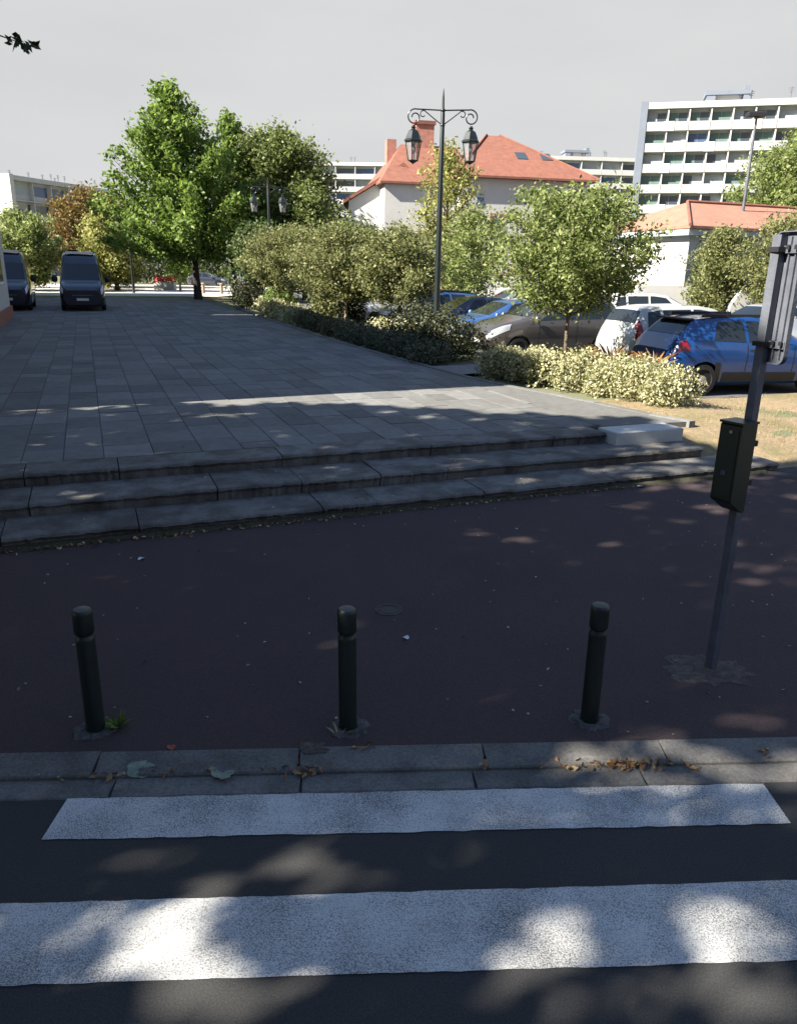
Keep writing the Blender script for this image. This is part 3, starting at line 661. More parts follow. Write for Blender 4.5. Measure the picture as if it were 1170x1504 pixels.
def both(S, corners, off, nu=8, nv=6):
    V, F = patch(S, corners, 1, off, nu, nv); V2, F2 = patch(S, corners, -1, off, nu, nv); return MB().add(V, F).add(V2, F2)
def make_vehicle(name, spec, paint, lab, cat, group):
    S, x0, x1 = make_surface(spec['st']); t = empty(name, (0, 0, 0), 0, lab, cat, group)
    key = 'body_'+spec['key']; cut = bpy.data.meshes.get(key)
    if not cut:
        bo = link('tmp', body_mesh(S, x0, x1).mesh('tmp', None)); r = spec['wr']+.05
        for i, wx in enumerate(spec['wx']):
            for sgn in (-1, 1):
                cy = MB().lathe([(r, -.2), (r, .2)], 26, (wx, sgn*(spec['hw']-.03), spec['wr']), 'y'); co = link('tmpc', cy.mesh('tmpc', None))
                bm_ = bmesh.new(); bm_.from_mesh(co.data); bmesh.ops.recalc_face_normals(bm_, faces=bm_.faces); bm_.to_mesh(co.data); bm_.free()
                md = bo.modifiers.new('b', 'BOOLEAN'); md.object = co; md.operation = 'DIFFERENCE'; md.solver = 'EXACT'
        bm_ = bmesh.new(); bm_.from_mesh(bo.data); bmesh.ops.recalc_face_normals(bm_, faces=bm_.faces); bm_.to_mesh(bo.data); bm_.free()
        dg = bpy.context.evaluated_depsgraph_get(); dg.update(); cut = bpy.data.meshes.new_from_object(bo.evaluated_get(dg)); cut.name = key
        for o in [o for o in bpy.data.objects if o.name.startswith('tmp')]: bpy.data.objects.remove(o)
        cut.materials.clear(); cut.polygons.foreach_set('use_smooth', [True]*len(cut.polygons)); cut.set_sharp_from_angle(angle=R(32))
    me = cut.copy(); me.materials.append(paint); body = link('body', me, t)
    for nm, cs, off in spec.get('glass', []): both(S, cs, off).build(nm, M['carglass'], t, True) if nm in ('windscreen', 'rear_window') else [MB().add(*patch(S, cs, sg, off)).build(nm, M['carglass'], t, True) for sg in (1, -1)]
    for nm, cs, off, mt in spec.get('trim', []):
        for sg in (1, -1): MB().add(*patch(S, cs, sg, off)).build(nm, M[mt] if isinstance(mt, str) else mt, t, True)
    for nm, cs, off, mt in spec.get('wrap', []): both(S, cs, off).build(nm, M[mt], t, True)
    wr = spec['wr']
    for wx in spec['wx']:
        for sg in (1, -1):
            yo = sg*(spec['hw']-.11); wh = empty('wheel', (wx, yo, wr)); wh.parent = t; wh.rotation_euler = (0, 0, 0 if sg > 0 else math.pi)
            MB().lathe([(wr*.62, -.10), (wr*.93, -.10), (wr, -.07), (wr, .06), (wr*.93, .095), (wr*.66, .10), (wr*.62, .08)], 26, (0, 0, 0), 'y').build('tyre', M['tyre'], wh, True)
            mb = MB(); mb.lathe([(wr*.20, .055), (wr*.2, .085), (wr*.1, .092), (.002, .093)], 14, (0, 0, 0), 'y')
            for k in range(spec.get('spk', 5)):
                a = 2*math.pi*k/spec.get('spk', 5); ca, sa = math.cos(a), math.sin(a)
                P = [(wr*.15*ca-wr*.11*sa, .082, wr*.15*sa+wr*.11*ca), (wr*.15*ca+wr*.11*sa, .082, wr*.15*sa-wr*.11*ca), (wr*.63*ca+wr*.16*sa, .074, wr*.63*sa-wr*.16*ca), (wr*.63*ca-wr*.16*sa, .074, wr*.63*sa+wr*.16*ca)]
                mb.add(P+[(p[0], .05, p[2]) for p in P], [(0, 1, 2, 3), (0, 4, 5, 1), (1, 5, 6, 2), (2, 6, 7, 3), (3, 7, 4, 0)])
            mb.lathe([(wr*.56, .07), (wr*.62, .088), (wr*.66, .092), (wr*.68, .08)], 26, (0, 0, 0), 'y') if False else None
            mb.build('rim', M['rim'], wh)
            MB().lathe([(wr*.62, -.06), (wr*.6, .04), (wr*.02, .045)], 20, (0, 0, 0), 'y').build('brake_disc', M['black'], wh)
    for sg in (1, -1):
        mx_, my, mz = spec['mir']; k = spec.get('mk', 1); q = MB()
        q.lathe([(.01, -.11*k), (.06*k, -.10*k), (.085*k, -.03*k), (.08*k, .04*k), (.05*k, .09*k), (.01, .10*k)], 10, (mx_, sg*my, mz)); q.build('mirror', M['black'] if spec.get('bm') else paint, t, True)
    for nm, bx_, mt in spec.get('boxes', []):
        MB().box(*bx_, bev=.006).build(nm, M[mt], t)
    return t
M['vanlight'] = pm('van_headlight', (.6, .62, .66), .15, .1, 5, spec=.7)
#            x     zb   wb   wm   zs   ws   zt    wt
HATCH = dict(key='hatch', hw=.865, wr=.315, wx=(.80, 3.38), mir=(1.30, .93, 1.02), bm=True, spk=6, st=[
 (0.00, .36, .50, .60, .60, .52, .66, .42), (0.08, .24, .68, .76, .70, .68, .78, .58), (.32, .20, .78, .84, .80, .80, .90, .66), (.95, .20, .80, .865, .92, .83, 1.00, .70), (1.12, .20, .80, .865, .95, .83, 1.05, .69),
 (1.80, .20, .80, .865, .98, .84, 1.46, .60), (2.30, .20, .80, .865, 1.0, .84, 1.53, .59), (3.10, .20, .80, .865, 1.03, .83, 1.51, .57), (3.58, .21, .79, .86, 1.06, .81, 1.46, .54), (3.93, .24, .76, .84, 1.04, .77, 1.10, .64), (4.00, .30, .72, .80, .92, .72, 1.0, .60), (4.07, .38, .64, .72, .78, .64, .84, .50)],
 glass=[('windscreen', ((1.16, 5.1), (1.74, 5.12), (1.74, 7), (1.16, 7)), .006), ('rear_window', ((3.60, 5.12), (3.86, 5.15), (3.86, 7), (3.60, 7)), .006),
        ('side_window', ((1.42, 4.10), (2.42, 4.10), (2.42, 4.88), (1.92, 4.88)), .005), ('side_window', ((2.50, 4.10), (3.22, 4.12), (3.05, 4.86), (2.50, 4.88)), .005)],
 trim=[('tail_light', ((3.74, 3.55), (3.96, 3.55), (3.92, 4.2), (3.80, 4.2)), .008, 'red_lens'), ('headlight', ((.06, 3.3), (.42, 3.5), (.46, 4.2), (.10, 4.3)), .008, 'headlight'),
       ('sill', ((1.25, 2.0), (2.95, 2.0), (2.95, 2.55), (1.25, 2.55)), .006, 'black'), ('door_seam', ((2.452, 2.6), (2.468, 2.6), (2.468, 4.1), (2.452, 4.1)), .002, 'black'), ('door_seam', ((1.36, 2.6), (1.376, 2.6), (1.376, 4.1), (1.36, 4.1)), .002, 'black'),
       ('door_handle', ((2.22, 3.62), (2.40, 3.62), (2.40, 3.74), (2.22, 3.74)), .02, 'black'), ('arch_trim', ((3.0, 2.05), (3.10, 2.05), (3.16, 3.0), (3.04, 3.0)), .006, 'black')],
 wrap=[('bumper', ((0.0, 2.0), (.18, 2.0), (.16, 3.0), (.0, 2.9)), .006, 'black'), ('rear_bumper', ((3.86, 2.0), (4.07, 2.0), (4.06, 3.0), (3.86, 2.9)), .006, 'black')],
 boxes=[('roof_rail', (1.95, 3.35, .50, .54, 1.495, 1.56), 'black'), ('roof_rail', (1.95, 3.35, -.54, -.50, 1.495, 1.56), 'black'), ('roof_spoiler', (3.52, 3.70, -.52, .52, 1.44, 1.475), 'black'), ('number_plate', (4.06, 4.085, -.26, .26, .60, .71), 'plate')])
SEDAN = dict(key='sedan', hw=.89, wr=.32, wx=(.88, 3.50), mir=(1.52, .95, 1.0), spk=5, st=[
 (0.00, .36, .50, .62, .58, .54, .63, .42), (0.10, .22, .70, .78, .68, .70, .75, .58), (.4, .19, .8, .87, .78, .82, .86, .68), (1.10, .19, .82, .89, .88, .85, .96, .72), (1.32, .19, .82, .89, .91, .85, 1.0, .71),
 (2.10, .19, .82, .89, .94, .85, 1.40, .58), (2.6, .19, .82, .89, .96, .85, 1.46, .57), (3.25, .19, .82, .89, .98, .85, 1.42, .56), (3.85, .2, .81, .88, 1.0, .83, 1.20, .60), (4.18, .22, .79, .86, .98, .79, 1.04, .64), (4.28, .3, .72, .80, .88, .72, .94, .58), (4.36, .4, .62, .70, .74, .62, .80, .5)],
 glass=[('windscreen', ((1.36, 5.1), (2.04, 5.12), (2.04, 7), (1.36, 7)), .006), ('rear_window', ((3.40, 5.12), (4.02, 5.15), (4.02, 7), (3.40, 7)), .006),
        ('side_window', ((1.70, 4.10), (2.62, 4.10), (2.62, 4.88), (2.22, 4.88)), .005), ('side_window', ((2.70, 4.10), (3.55, 4.14), (3.30, 4.84), (2.70, 4.88)), .005)],
 trim=[('tail_light', ((4.02, 3.5), (4.24, 3.5), (4.22, 4.1), (4.04, 4.1)), .008, 'red_lens'), ('headlight', ((.08, 3.3), (.50, 3.5), (.56, 4.15), (.12, 4.25)), .008, 'headlight'),
       ('door_seam', ((2.652, 2.5), (2.668, 2.5), (2.668, 4.1), (2.652, 4.1)), .002, 'black'), ('door_seam', ((1.60, 2.5), (1.616, 2.5), (1.616, 4.1), (1.60, 4.1)), .002, 'black')],
 wrap=[('grille', ((0.0, 2.6), (.06, 2.6), (.06, 3.1), (.0, 3.1)), .006, 'black')],
 boxes=[('number_plate', (4.35, 4.375, -.26, .26, .55, .66), 'plate'), ('number_plate', (-.015, .01, -.26, .26, .44, .55), 'plate')])
MPV = dict(key='mpv', hw=.89, wr=.315, wx=(.86, 3.45), mir=(1.30, .97, 1.08), spk=5, st=[
 (0.00, .36, .52, .64, .62, .56, .68, .44), (0.10, .22, .70, .78, .76, .70, .84, .58), (.4, .19, .8, .87, .90, .82, .98, .68), (.95, .19, .82, .89, 1.0, .85, 1.08, .72), (1.12, .19, .82, .89, 1.02, .85, 1.13, .71),
 (1.90, .19, .82, .89, 1.04, .85, 1.55, .60), (2.4, .19, .82, .89, 1.05, .85, 1.62, .60), (3.4, .19, .82, .89, 1.06, .85, 1.60, .60), (3.88, .2, .82, .88, 1.07, .84, 1.54, .58), (4.06, .22, .80, .87, 1.05, .80, 1.18, .66), (4.12, .3, .75, .82, .95, .74, 1.02, .6), (4.18, .4, .66, .72, .8, .65, .86, .5)],
 glass=[('windscreen', ((1.15, 5.1), (1.84, 5.12), (1.84, 7), (1.15, 7)), .006), ('rear_window', ((3.88, 5.1), (4.03, 5.12), (4.03, 7), (3.88, 7)), .006),
        ('side_window', ((1.45, 4.10), (2.55, 4.10), (2.55, 4.88), (1.98, 4.88)), .005), ('side_window', ((2.62, 4.10), (3.35, 4.10), (3.35, 4.88), (2.62, 4.88)), .005), ('side_window', ((3.42, 4.10), (3.80, 4.14), (3.72, 4.84), (3.42, 4.88)), .005)],
 trim=[('tail_light', ((3.90, 3.6), (4.09, 3.6), (4.05, 4.75), (3.95, 4.75)), .008, 'red_lens'), ('headlight', ((.08, 3.4), (.55, 3.6), (.62, 4.2), (.12, 4.3)), .008, 'headlight'),
       ('door_seam', ((2.58, 2.5), (2.596, 2.5), (2.596, 4.1), (2.58, 4.1)), .002, 'black'), ('door_seam', ((1.42, 2.5), (1.436, 2.5), (1.436, 4.1), (1.42, 4.1)), .002, 'black')],
 boxes=[('number_plate', (4.165, 4.19, -.26, .26, .58, .69), 'plate'), ('number_plate', (-.015, .01, -.26, .26, .44, .55), 'plate')])
VAN = dict(key='van', hw=1.0, wr=.34, wx=(.98, 4.4), mir=(1.05, 1.16, 1.45), mk=1.6, bm=True, spk=5, st=[
 (0.00, .32, .70, .80, .80, .74, .92, .62), (0.10, .22, .86, .93, .98, .86, 1.08, .76), (.45, .20, .93, .99, 1.16, .92, 1.24, .82), (.80, .20, .95, 1.0, 1.26, .94, 1.36, .83), (1.45, .20, .95, 1.0, 1.34, .96, 2.12, .78), (1.80, .20, .95, 1.0, 1.36, .97, 2.48, .78), (2.2, .20, .95, 1.0, 1.38, .97, 2.58, .78),
 (5.3, .20, .95, 1.0, 1.38, .97, 2.58, .78), (5.42, .24, .94, .98, 1.36, .95, 2.52, .76), (5.5, .3, .9, .94, 1.32, .9, 2.4, .72)],
 glass=[('windscreen', ((.84, 5.05), (1.46, 5.08), (1.46, 7), (.84, 7)), .008), ('side_window', ((1.15, 4.08), (2.0, 4.08), (2.0, 4.72), (1.55, 4.66)), .006), ('side_window', ((2.25, 4.08), (3.6, 4.08), (3.6, 4.66), (2.25, 4.66)), .006)],
 trim=[('headlight', ((.03, 3.55), (.42, 3.7), (.46, 4.25), (.09, 4.35)), .014, 'vanlight')],
 wrap=[('bumper', ((0.0, 1.4), (.20, 1.6), (.16, 3.0), (.0, 2.9)), .012, 'black'), ('grille', ((-.0, 3.1), (.06, 3.1), (.10, 4.9), (.03, 5.0)), .006, 'black')],
 boxes=[('number_plate', (-.03, -.005, -.26, .26, .48, .59), 'plate'), ('roof_bar', (1.9, 2.2, -.62, .62, 2.575, 2.68), 'white'), ('grille_bar', (-.012, .02, -.45, .45, .70, .74), 'galv'), ('roof_box', (2.6, 3.4, .1, .5, 2.59, 2.78), 'black')])
def cpaint(n, c, metal=.0, rough=.32): return pm('paint_'+n, c, rough, .05, 2, spec=.5, coat=.8, metal=metal)
PNT = dict(blue=cpaint('vivid_blue', (.004, .036, .145)), white=cpaint('off_white', (.36, .37, .35)), brown=cpaint('grey_brown', (.062, .055, .050), .3), navyb=cpaint('steel_blue', (.035, .085, .22), .2), dark=cpaint('dark_blue_grey', (.025, .03, .05)),
           silver=cpaint('silver', (.36, .37, .38), .4), pale=cpaint('pale_grey', (.46, .47, .46), .2), navy=cpaint('navy', (.004, .007, .022)), black=cpaint('black', (.012, .012, .014)), green=cpaint('grey_green', (.16, .19, .17), .2), grey=cpaint('grey', (.18, .185, .19), .3))
CZ = .314
G1 = 'cars parked nose or tail to the planted border'
def put(spec, paint, name, lab, group, U, V, deg, tailfirst):
    o = make_vehicle(name, spec, PNT[paint], lab, 'van' if spec is VAN else 'car', group); p = W(U, V, CZ); L = spec['st'][-1][0]
    # (U, V) is the middle of the end that faces the square
    a = AN+R(deg); d = Vector((math.cos(a), math.sin(a), 0))
    if tailfirst: o.location = p+d*L; o.rotation_euler.z = a+math.pi
    else: o.location = p; o.rotation_euler.z = a
    return o
put(HATCH, 'blue', 'parked_car', 'vivid blue hatchback with black roof rails, tail to the pale hedge', G1, 10.55, 12.62, -8, True)
put(MPV, 'white', 'parked_car', 'off white tall hatchback parked tail out beside the vivid blue one', G1, 11.35, 14.95, -6, True)
put(MPV, 'brown', 'parked_car', 'grey brown car parked nose out beside the small leafy tree', G1, 9.75, 18.75, -2, False)
put(SEDAN, 'navyb', 'parked_car', 'steel blue saloon parked nose out next to the grey brown car', G1, 9.9, 21.6, -2, False)
put(SEDAN, 'dark', 'parked_car', 'dark blue grey saloon parked behind the lamp pole', G1, 10.0, 24.3, 0, False)
put(HATCH, 'navyb', 'parked_car', 'blue hatchback partly hidden by shrubs beyond the dark saloon', G1, 10.1, 27.0, 0, False)
put(SEDAN, 'silver', 'parked_car', 'silver saloon seen between the tree trunks beside the border', G1, 10.0, 30.6, 0, False)
put(MPV, 'dark', 'parked_car', 'dark car under the trees, last before the tall shrubs', G1, 10.2, 34.0, 0, False)
G2 = 'cars in the second parking row'
put(MPV, 'pale', 'parked_car', 'pale grey car in the second row behind the off white hatchback', G2, 17.6, 21.5, 158, False).location = W(21.5, 22.6, CZ)
put(SEDAN, 'silver', 'parked_car', 'silver car in the second row below the clipped bush', G2, 17.8, 18.9, 0, False)
put(MPV, 'grey', 'parked_car', 'grey car in the second row behind the sign post', G2, 18.2, 16.2, 0, False)
put(SEDAN, 'green', 'parked_car', 'grey green saloon parked in front of the yellow green tree', G2, 17.8, 34.8, 0, False)
put(MPV, 'pale', 'parked_car', 'pale car parked below the red roofed house', G2, 18, 32.0, 0, False)
put(HATCH, 'white', 'parked_car', 'white hatchback in the second row behind the small leafy tree', G2, 18, 26.5, 0, False)
for k, (x, y, pn, lab) in enumerate([(-19.5, 88, 'dark', 'dark car far off under the tall bright tree'), (-14.8, 89, 'silver', 'silver car far off to the right of the tall tree trunk'), (-10.3, 88, 'navyb', 'blue car far off beyond the three short posts')]):
    o = make_vehicle('parked_car', (SEDAN, MPV, HATCH)[k], PNT[pn], lab, 'car', 'cars beyond the gravel path'); o.location = (x, y, .42); o.rotation_euler.z = R(180)
for k, (U, V, lab) in enumerate([(-.13, 39.5, 'navy blue high roofed van parked in the open on the square'), (-3.35, 39.7, 'navy blue van half hidden behind the corner of the civic building')]):
    o = make_vehicle('parked_van', VAN, PNT['navy'], lab, 'van', 'navy vans on the square'); o.location = W(U, V, PL); o.rotation_euler.z = R(111+k*1.5)
# ------------------------------------------------------------------ unseen terrace added behind the camera to block low sky light
te = empty('added_terrace', (-34, -16, 0), 0, 'unseen brick terrace added across the street to dim the step risers', 'building')
MB().box(0, 80, -9, 0, 0, 8.6).build('wall', pm('terrace_brick', (.16, .11, .085), .9, .2, 2), te)
MB().box(-.3, 80.3, -9.3, .3, 8.603, 8.85).build('cornice', M['grey_render'], te)
b = MB(); gable_roof_pts = [(-.3, .3, 8.855), (80.3, .3, 8.855), (80.3, -9.3, 8.855), (-.3, -9.3, 8.855), (3, -4.5, 11), (77, -4.5, 11)]
b.add(gable_roof_pts, [(0, 1, 5, 4), (2, 3, 4, 5), (1, 2, 5), (3, 0, 4), (3, 2, 1, 0)]); b.build('roof', M['tile'], te)
wall_windows(te, lambda a, z, o: (a, o, z), 1, 79, 1.2, 20, 2, 3.8)
b = MB(); b.add([(-60, -9.0, .12), (60, -9.0, .12), (60, -16, .12), (-60, -16, .12)], [(3, 2, 1, 0)]); tag(b.build('far_pavement', M['red_asphalt']), kind='structure')
# ------------------------------------------------------------------ houses
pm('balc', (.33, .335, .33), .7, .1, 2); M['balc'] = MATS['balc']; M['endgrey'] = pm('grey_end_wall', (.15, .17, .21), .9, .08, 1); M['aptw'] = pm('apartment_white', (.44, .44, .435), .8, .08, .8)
def apartment(name, lab, origin, rz, bays, bw, floors, fh, z0, depth, endmat, seed, detail=True, plant=True, group=None, bands=False):
    """slab block: facade along local +x, facing local -y; the wall, each window, each balcony panel is a part"""
    t = empty(name, origin, rz, lab, 'building', group); rs = random.Random(seed); Wd = bays*bw; H = z0+floors*fh
    MB().box(0, Wd, .9, depth, 0, H).build('wall', M['aptw'], t)
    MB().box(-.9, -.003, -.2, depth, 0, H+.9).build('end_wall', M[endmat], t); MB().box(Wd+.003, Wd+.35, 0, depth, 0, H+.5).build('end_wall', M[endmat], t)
    MB().box(0, Wd, -.15, depth, H+.003, H+.75).build('parapet', M['aptw'], t)
    for f in range(floors):
        z = z0+f*fh
        MB().box(0, Wd, -.05, .898, z-.14, z).build('floor_slab', M['aptw'], t)
        b_ = 0
        while b_ < bays:
            x = b_*bw; gm_ = rs.choice(['glassl', 'glassb', 'glassg', 'glassl', 'glassl', 'glassg', 'glassg'])
            wd = MB().box(x+.1, x+bw-.1, .82, .895, z+.05, z+fh-.35).build('window', M['aptw'], t)
            nn = 2
            for k in range(nn):
                if detail: MB().box(x+.16+k*(bw-.32)/nn, x+.10+(k+1)*(bw-.32)/nn, .79, .818, z+.95 if bands else z+.1, z+fh-.42).build('pane', M[gm_ if rs.random() < .82 else 'glass'], wd)
            if not detail: MB().box(x+.3, x+bw-.3, .79, .818, z+.9, z+fh-.5).build('pane', M[rs.choice(['glass', 'glassl', 'glassb'])], wd)
            if detail or bands:
                MB().box(x+.03, x+bw-.03, -.10, -.052, z-.1, z+1.0).build('balcony_panel', M['aptw' if (b_+f) % 4 == 0 or not detail else 'balc'], t)
            if b_: MB().box(x-.08, x+.08, 0, .815, z, z+fh-.143).build('partition', M['aptw'], t)
            if detail and (b_+f*2) % 4 == 1:
                mb = MB(); mb.box(x-.5, x+.9, -.16, -.103, z-.14, z+1.04); pn_ = mb.build('screen_panel', M['render_white'], t)
                mb = MB(); mb.add([(x+.25, -.165, z+.25), (x+.33, -.165, z+.25), (x+.60, -.165, z+.85), (x+.52, -.165, z+.85)], [(0, 1, 2, 3)]); mb.build('red_stripe', pm('faded_red', (.45, .22, .18), .8, .1, 5), pn_)
            b_ += 1
    if plant:
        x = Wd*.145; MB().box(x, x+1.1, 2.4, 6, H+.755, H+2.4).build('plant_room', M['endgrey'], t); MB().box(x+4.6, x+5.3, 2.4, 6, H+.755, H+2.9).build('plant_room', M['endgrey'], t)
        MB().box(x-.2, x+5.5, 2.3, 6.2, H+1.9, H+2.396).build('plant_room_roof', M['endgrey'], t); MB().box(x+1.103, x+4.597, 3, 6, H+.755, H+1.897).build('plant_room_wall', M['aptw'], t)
    for k in range(9):
        x = rs.uniform(.5, Wd-.5); h = rs.uniform(1, 2.0); mb = MB(); mb.tube([(x, 3, H+.7), (x, 3, H+.7+h)], .05, 5); an = mb.build('antenna', M['galv'], t)
        for q in range(3): MB().box(x-.4+q*.08, x+.4-q*.08, 2.97, 3.03, H+.5+h-q*.25, H+.55+h-q*.25).build('antenna_rod', M['galv'], an)
    return t
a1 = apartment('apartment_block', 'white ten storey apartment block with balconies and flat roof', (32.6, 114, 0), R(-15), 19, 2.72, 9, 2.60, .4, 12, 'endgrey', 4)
apartment('apartment_block', 'long low white apartment block between the red roofs', (30, 183, 0), R(4), 9, 4.6, 9, 2.75, 1.6, 12, 'render_white', 7, detail=False, bands=True)
apartment('apartment_block', 'white apartment block rising behind the round dark tree', (-30, 193, 0), R(-3), 10, 4.6, 9, 2.75, .6, 12, 'render_white', 9, detail=False, plant=False, bands=True)
apartment('apartment_block', 'pale four storey block above the rusty leaved tree', (-66, 138, 0), R(72), 6, 4.4, 5, 3.1, .3, 14, 'render_white', 12, detail=False, plant=False)

def gable_roof(mb, x0, x1, y0, y1, ze, zr, hipl=0, hipr=0, ov=.35):
    ym = (y0+y1)/2; P = [(x0-ov, y0-ov, ze), (x1+ov, y0-ov, ze), (x1+ov, y1+ov, ze), (x0-ov, y1+ov, ze), (x0-ov+hipl, ym, zr), (x1+ov-hipr, ym, zr)]
    Q = [(p[0], p[1], p[2]-.14) for p in P[:4]]
    mb.add(P+Q, [(0, 1, 5, 4), (2, 3, 4, 5), (1, 2, 5), (3, 0, 4), (0, 6, 7, 1), (1, 7, 8, 2), (2, 8, 9, 3), (3, 9, 6, 0), (9, 8, 7, 6)])
def tube_line(name, a, b_, r, mat, par): MB().tube([a, b_], r, 6).build(name, mat, par)
# main house (square's axes): long wall faces the street
h1 = empty('tiled_house', (3.9, 57, .3), AN*.55, 'large pale house with hipped orange tile roof and skylights', 'house')
MB().box(0, 9.6, 0, 9, 0, 8.45).build('wall', M['cream'], h1)
mb = MB(); gable_roof(mb, 0, 9.6, 0, 9, 8.6, 11.9, 3.6, 6.0, .5); rf = mb.build('roof', M['tile'], h1)
for (a, b_) in (((-.5, -.5, 8.62), (3.1, 4.5, 11.93)), ((10.1, -.5, 8.62), (4.1, 4.5, 11.93))): tube_line('ridge_tiles', a, b_, .1, M['tile'], rf)
for sx in (4.6, 6.5): 
    f_ = .42; z = 8.6+3.3*f_; y = -.5+5*f_; MB().add([(sx, y, z+.05), (sx+.8, y, z+.05), (sx+.8, y+.8, z+.58), (sx, y+.8, z+.58)], [(0, 1, 2, 3)]).build('skylight', M['glass'], rf)
ch = MB().box(-2.3, -.95, 4.3, 5.2, 8, 12.35).build('chimney', pm('chimney_brick', (.36, .17, .13), .9, .3, 3), h1); MB().box(-2.4, -.85, 4.2, 5.3, 12.353, 12.6).build('chimney_cap', M['tile'], h1)
MB().box(-4.4, -3.7, 4.5, 5.2, 8, 11.3).build('chimney', MATS['chimney_brick'], h1)
MB().box(-5.2, -.003, 1.0, 8.2, 0, 8.0).build('wing_wall', M['render_white'], h1)
mb = MB(); gable_roof(mb, -5.2, .6, 1.0, 8.2, 8.1, 11.0, 2.2, 0, .35); mb.build('wing_roof', M['tile'], h1)
MB().box(6.7, 7.9, -.06, -.003, 4.2, 6.4).build('window', M['brick'], h1); MB().box(6.95, 7.65, -.09, -.062, 4.3, 6.2).build('pane', M['glass'], h1.children[-1])
MB().box(2.2, 3.3, -.06, -.003, 4.6, 6.2).build('window', M['brick'], h1); MB().box(2.4, 3.1, -.09, -.062, 4.7, 6.1).build('pane', M['glass'], h1.children[-1])
MB().box(1.2, 1.7, -.05, -.003, 6.6, 7.2).build('vent', M['glassb'], h1)
for x in (1.0, 4.0, 6.8): w_ = MB().box(x, x+1.2, -.05, -.003, .9, 2.9).build('window', M['brick'], h1); MB().box(x+.15, x+1.05, -.08, -.052, 1.0, 2.8).build('pane', M['glass'], w_)
# lower gabled house on its left
h2 = empty('gabled_house', (-4.0, 58.5, .3), R(2), 'white gabled house with low orange roof left of the hipped one', 'house')
mb = MB(); mb.prism([(0, 0), (5.2, 0), (5.2, 8.0), (3.9, 9.2), (0, 6.9)], 0, 7, lambda p, h: (p[0], h, p[1])); mb.build('wall', M['render_white'], h2)
mb = MB(); mb.prism([(-.4, 6.72), (3.9, 9.26), (3.9, 9.5), (-.4, 6.95)], -.3, 7.3, lambda p, h: (p[0], h, p[1])); mb.build('roof', M['tile'], h2)
mb = MB(); mb.prism([(3.903, 9.26), (5.6, 7.75), (5.6, 7.95), (3.903, 9.5)], -.3, 7.3, lambda p, h: (p[0], h, p[1])); mb.build('roof_slope', M['tile'], h2)
for x in (1.0, 3.2): w_ = MB().box(x, x+1, -.05, -.003, 3.8, 5.4).build('window', M['white'], h2); MB().box(x+.1, x+.9, -.08, -.052, 3.9, 5.3).build('pane', M['glass'], w_)
# low house at the right
h3 = empty('low_house', (15.25, 43, .3), AN, 'low white house with pale orange hipped roof and dark eaves', 'house')
MB().box(0, 22, 0, 8, 0, 4.3).build('wall', M['grey_render'], h3)  # side turned from the sun: its shade is put into the blue-grey render
MB().box(-.06, -.003, -.06, 8, 0, 4.0).build('end_wall', M['render_white'], h3)
MB().box(-.5, 22.4, -.45, 8.4, 4.303, 4.62).build('eaves', M['glassl'], h3)
mb = MB(); gable_roof(mb, 0, 22, 0, 8, 4.77, 6.35, 3.6, 3.6, .55); rf = mb.build('roof', M['tile2'], h3); tube_line('hip_tiles', (-.55, -.55, 4.8), (3.05, 4, 6.4), .09, M['tile'], rf); tube_line('ridge_tiles', (3.05, 4, 6.4), (18.9, 4, 6.4), .1, M['tile'], rf)
w_ = MB().add([(-.09, 2.2, .9), (-.09, 3.6, .9), (-.09, 3.6, 2.9), (-.09, 2.2, 2.9)], [(0, 1, 2, 3)]).build('window', M['cream'], h3)
MB().box(-.14, -.063, 2.1, 3.7, .75, .89).build('sill', M['brick'], h3)
# garden walls
gw = empty('garden_wall', (12.2, 41.2, .3), AN*.35, 'low white rendered garden wall in front of the low house', 'wall')
MB().box(0, 3.6, 0, .25, 0, 1.75).build('wall_panel', M['render_white'], gw)
mb = MB(); mb.prism([(3.603, 0), (5.0, 0), (5.0, .9), (4.4, 1.2), (3.603, 1.75)], 0, .25, lambda p, h: (p[0], h, p[1])); mb.build('wall_end', M['render_white'], gw)
gw2 = empty('garden_wall', (16.4, 39.3, .3), AN*.5, 'white garden wall with stepped top below the clipped bush', 'wall')
mb = MB(); mb.prism([(0, 0), (9, 0), (9, 1.7), (1.2, 1.75), (.5, 1.6), (0, .8)], 0, .25, lambda p, h: (p[0], h, p[1])); mb.build('wall_panel', M['render_white'], gw2)
MB().box(1.5, 2.6, -.03, -.003, .8, 1.2).build('vent', M['grey_render'], gw2)
bw_ = empty('boundary_wall', (-3, 49, .3), R(4), 'pale boundary wall glimpsed between trunks below the red roofs', 'wall')
MB().box(0, 16, 0, .3, 0, 2.1).build('wall_panel', M['render_white'], bw_); MB().box(-.05, 16.05, -.05, .35, 2.103, 2.22).build('coping', M['tile'], bw_)
MB().box(4, 5.6, -.05, -.003, 0, 1.9).build('gate', M['brick'], bw_)
# floodlight mast
ms = empty('light_mast', (19.95, 48, .3), 0, 'tall thin grey mast with a floodlight head above the low house', 'mast')
MB().tube([(0, 0, 0), (0, 0, 10.9)], [.12, .06], 10).build('pole', M['galv'], ms, True); MB().box(-.55, .45, -.3, .3, 10.95, 11.2, bev=.08).build('floodlight', M['black'], ms); MB().box(-.1, .1, -.1, .1, 10.85, 10.947).build('bracket', M['galv'], ms)

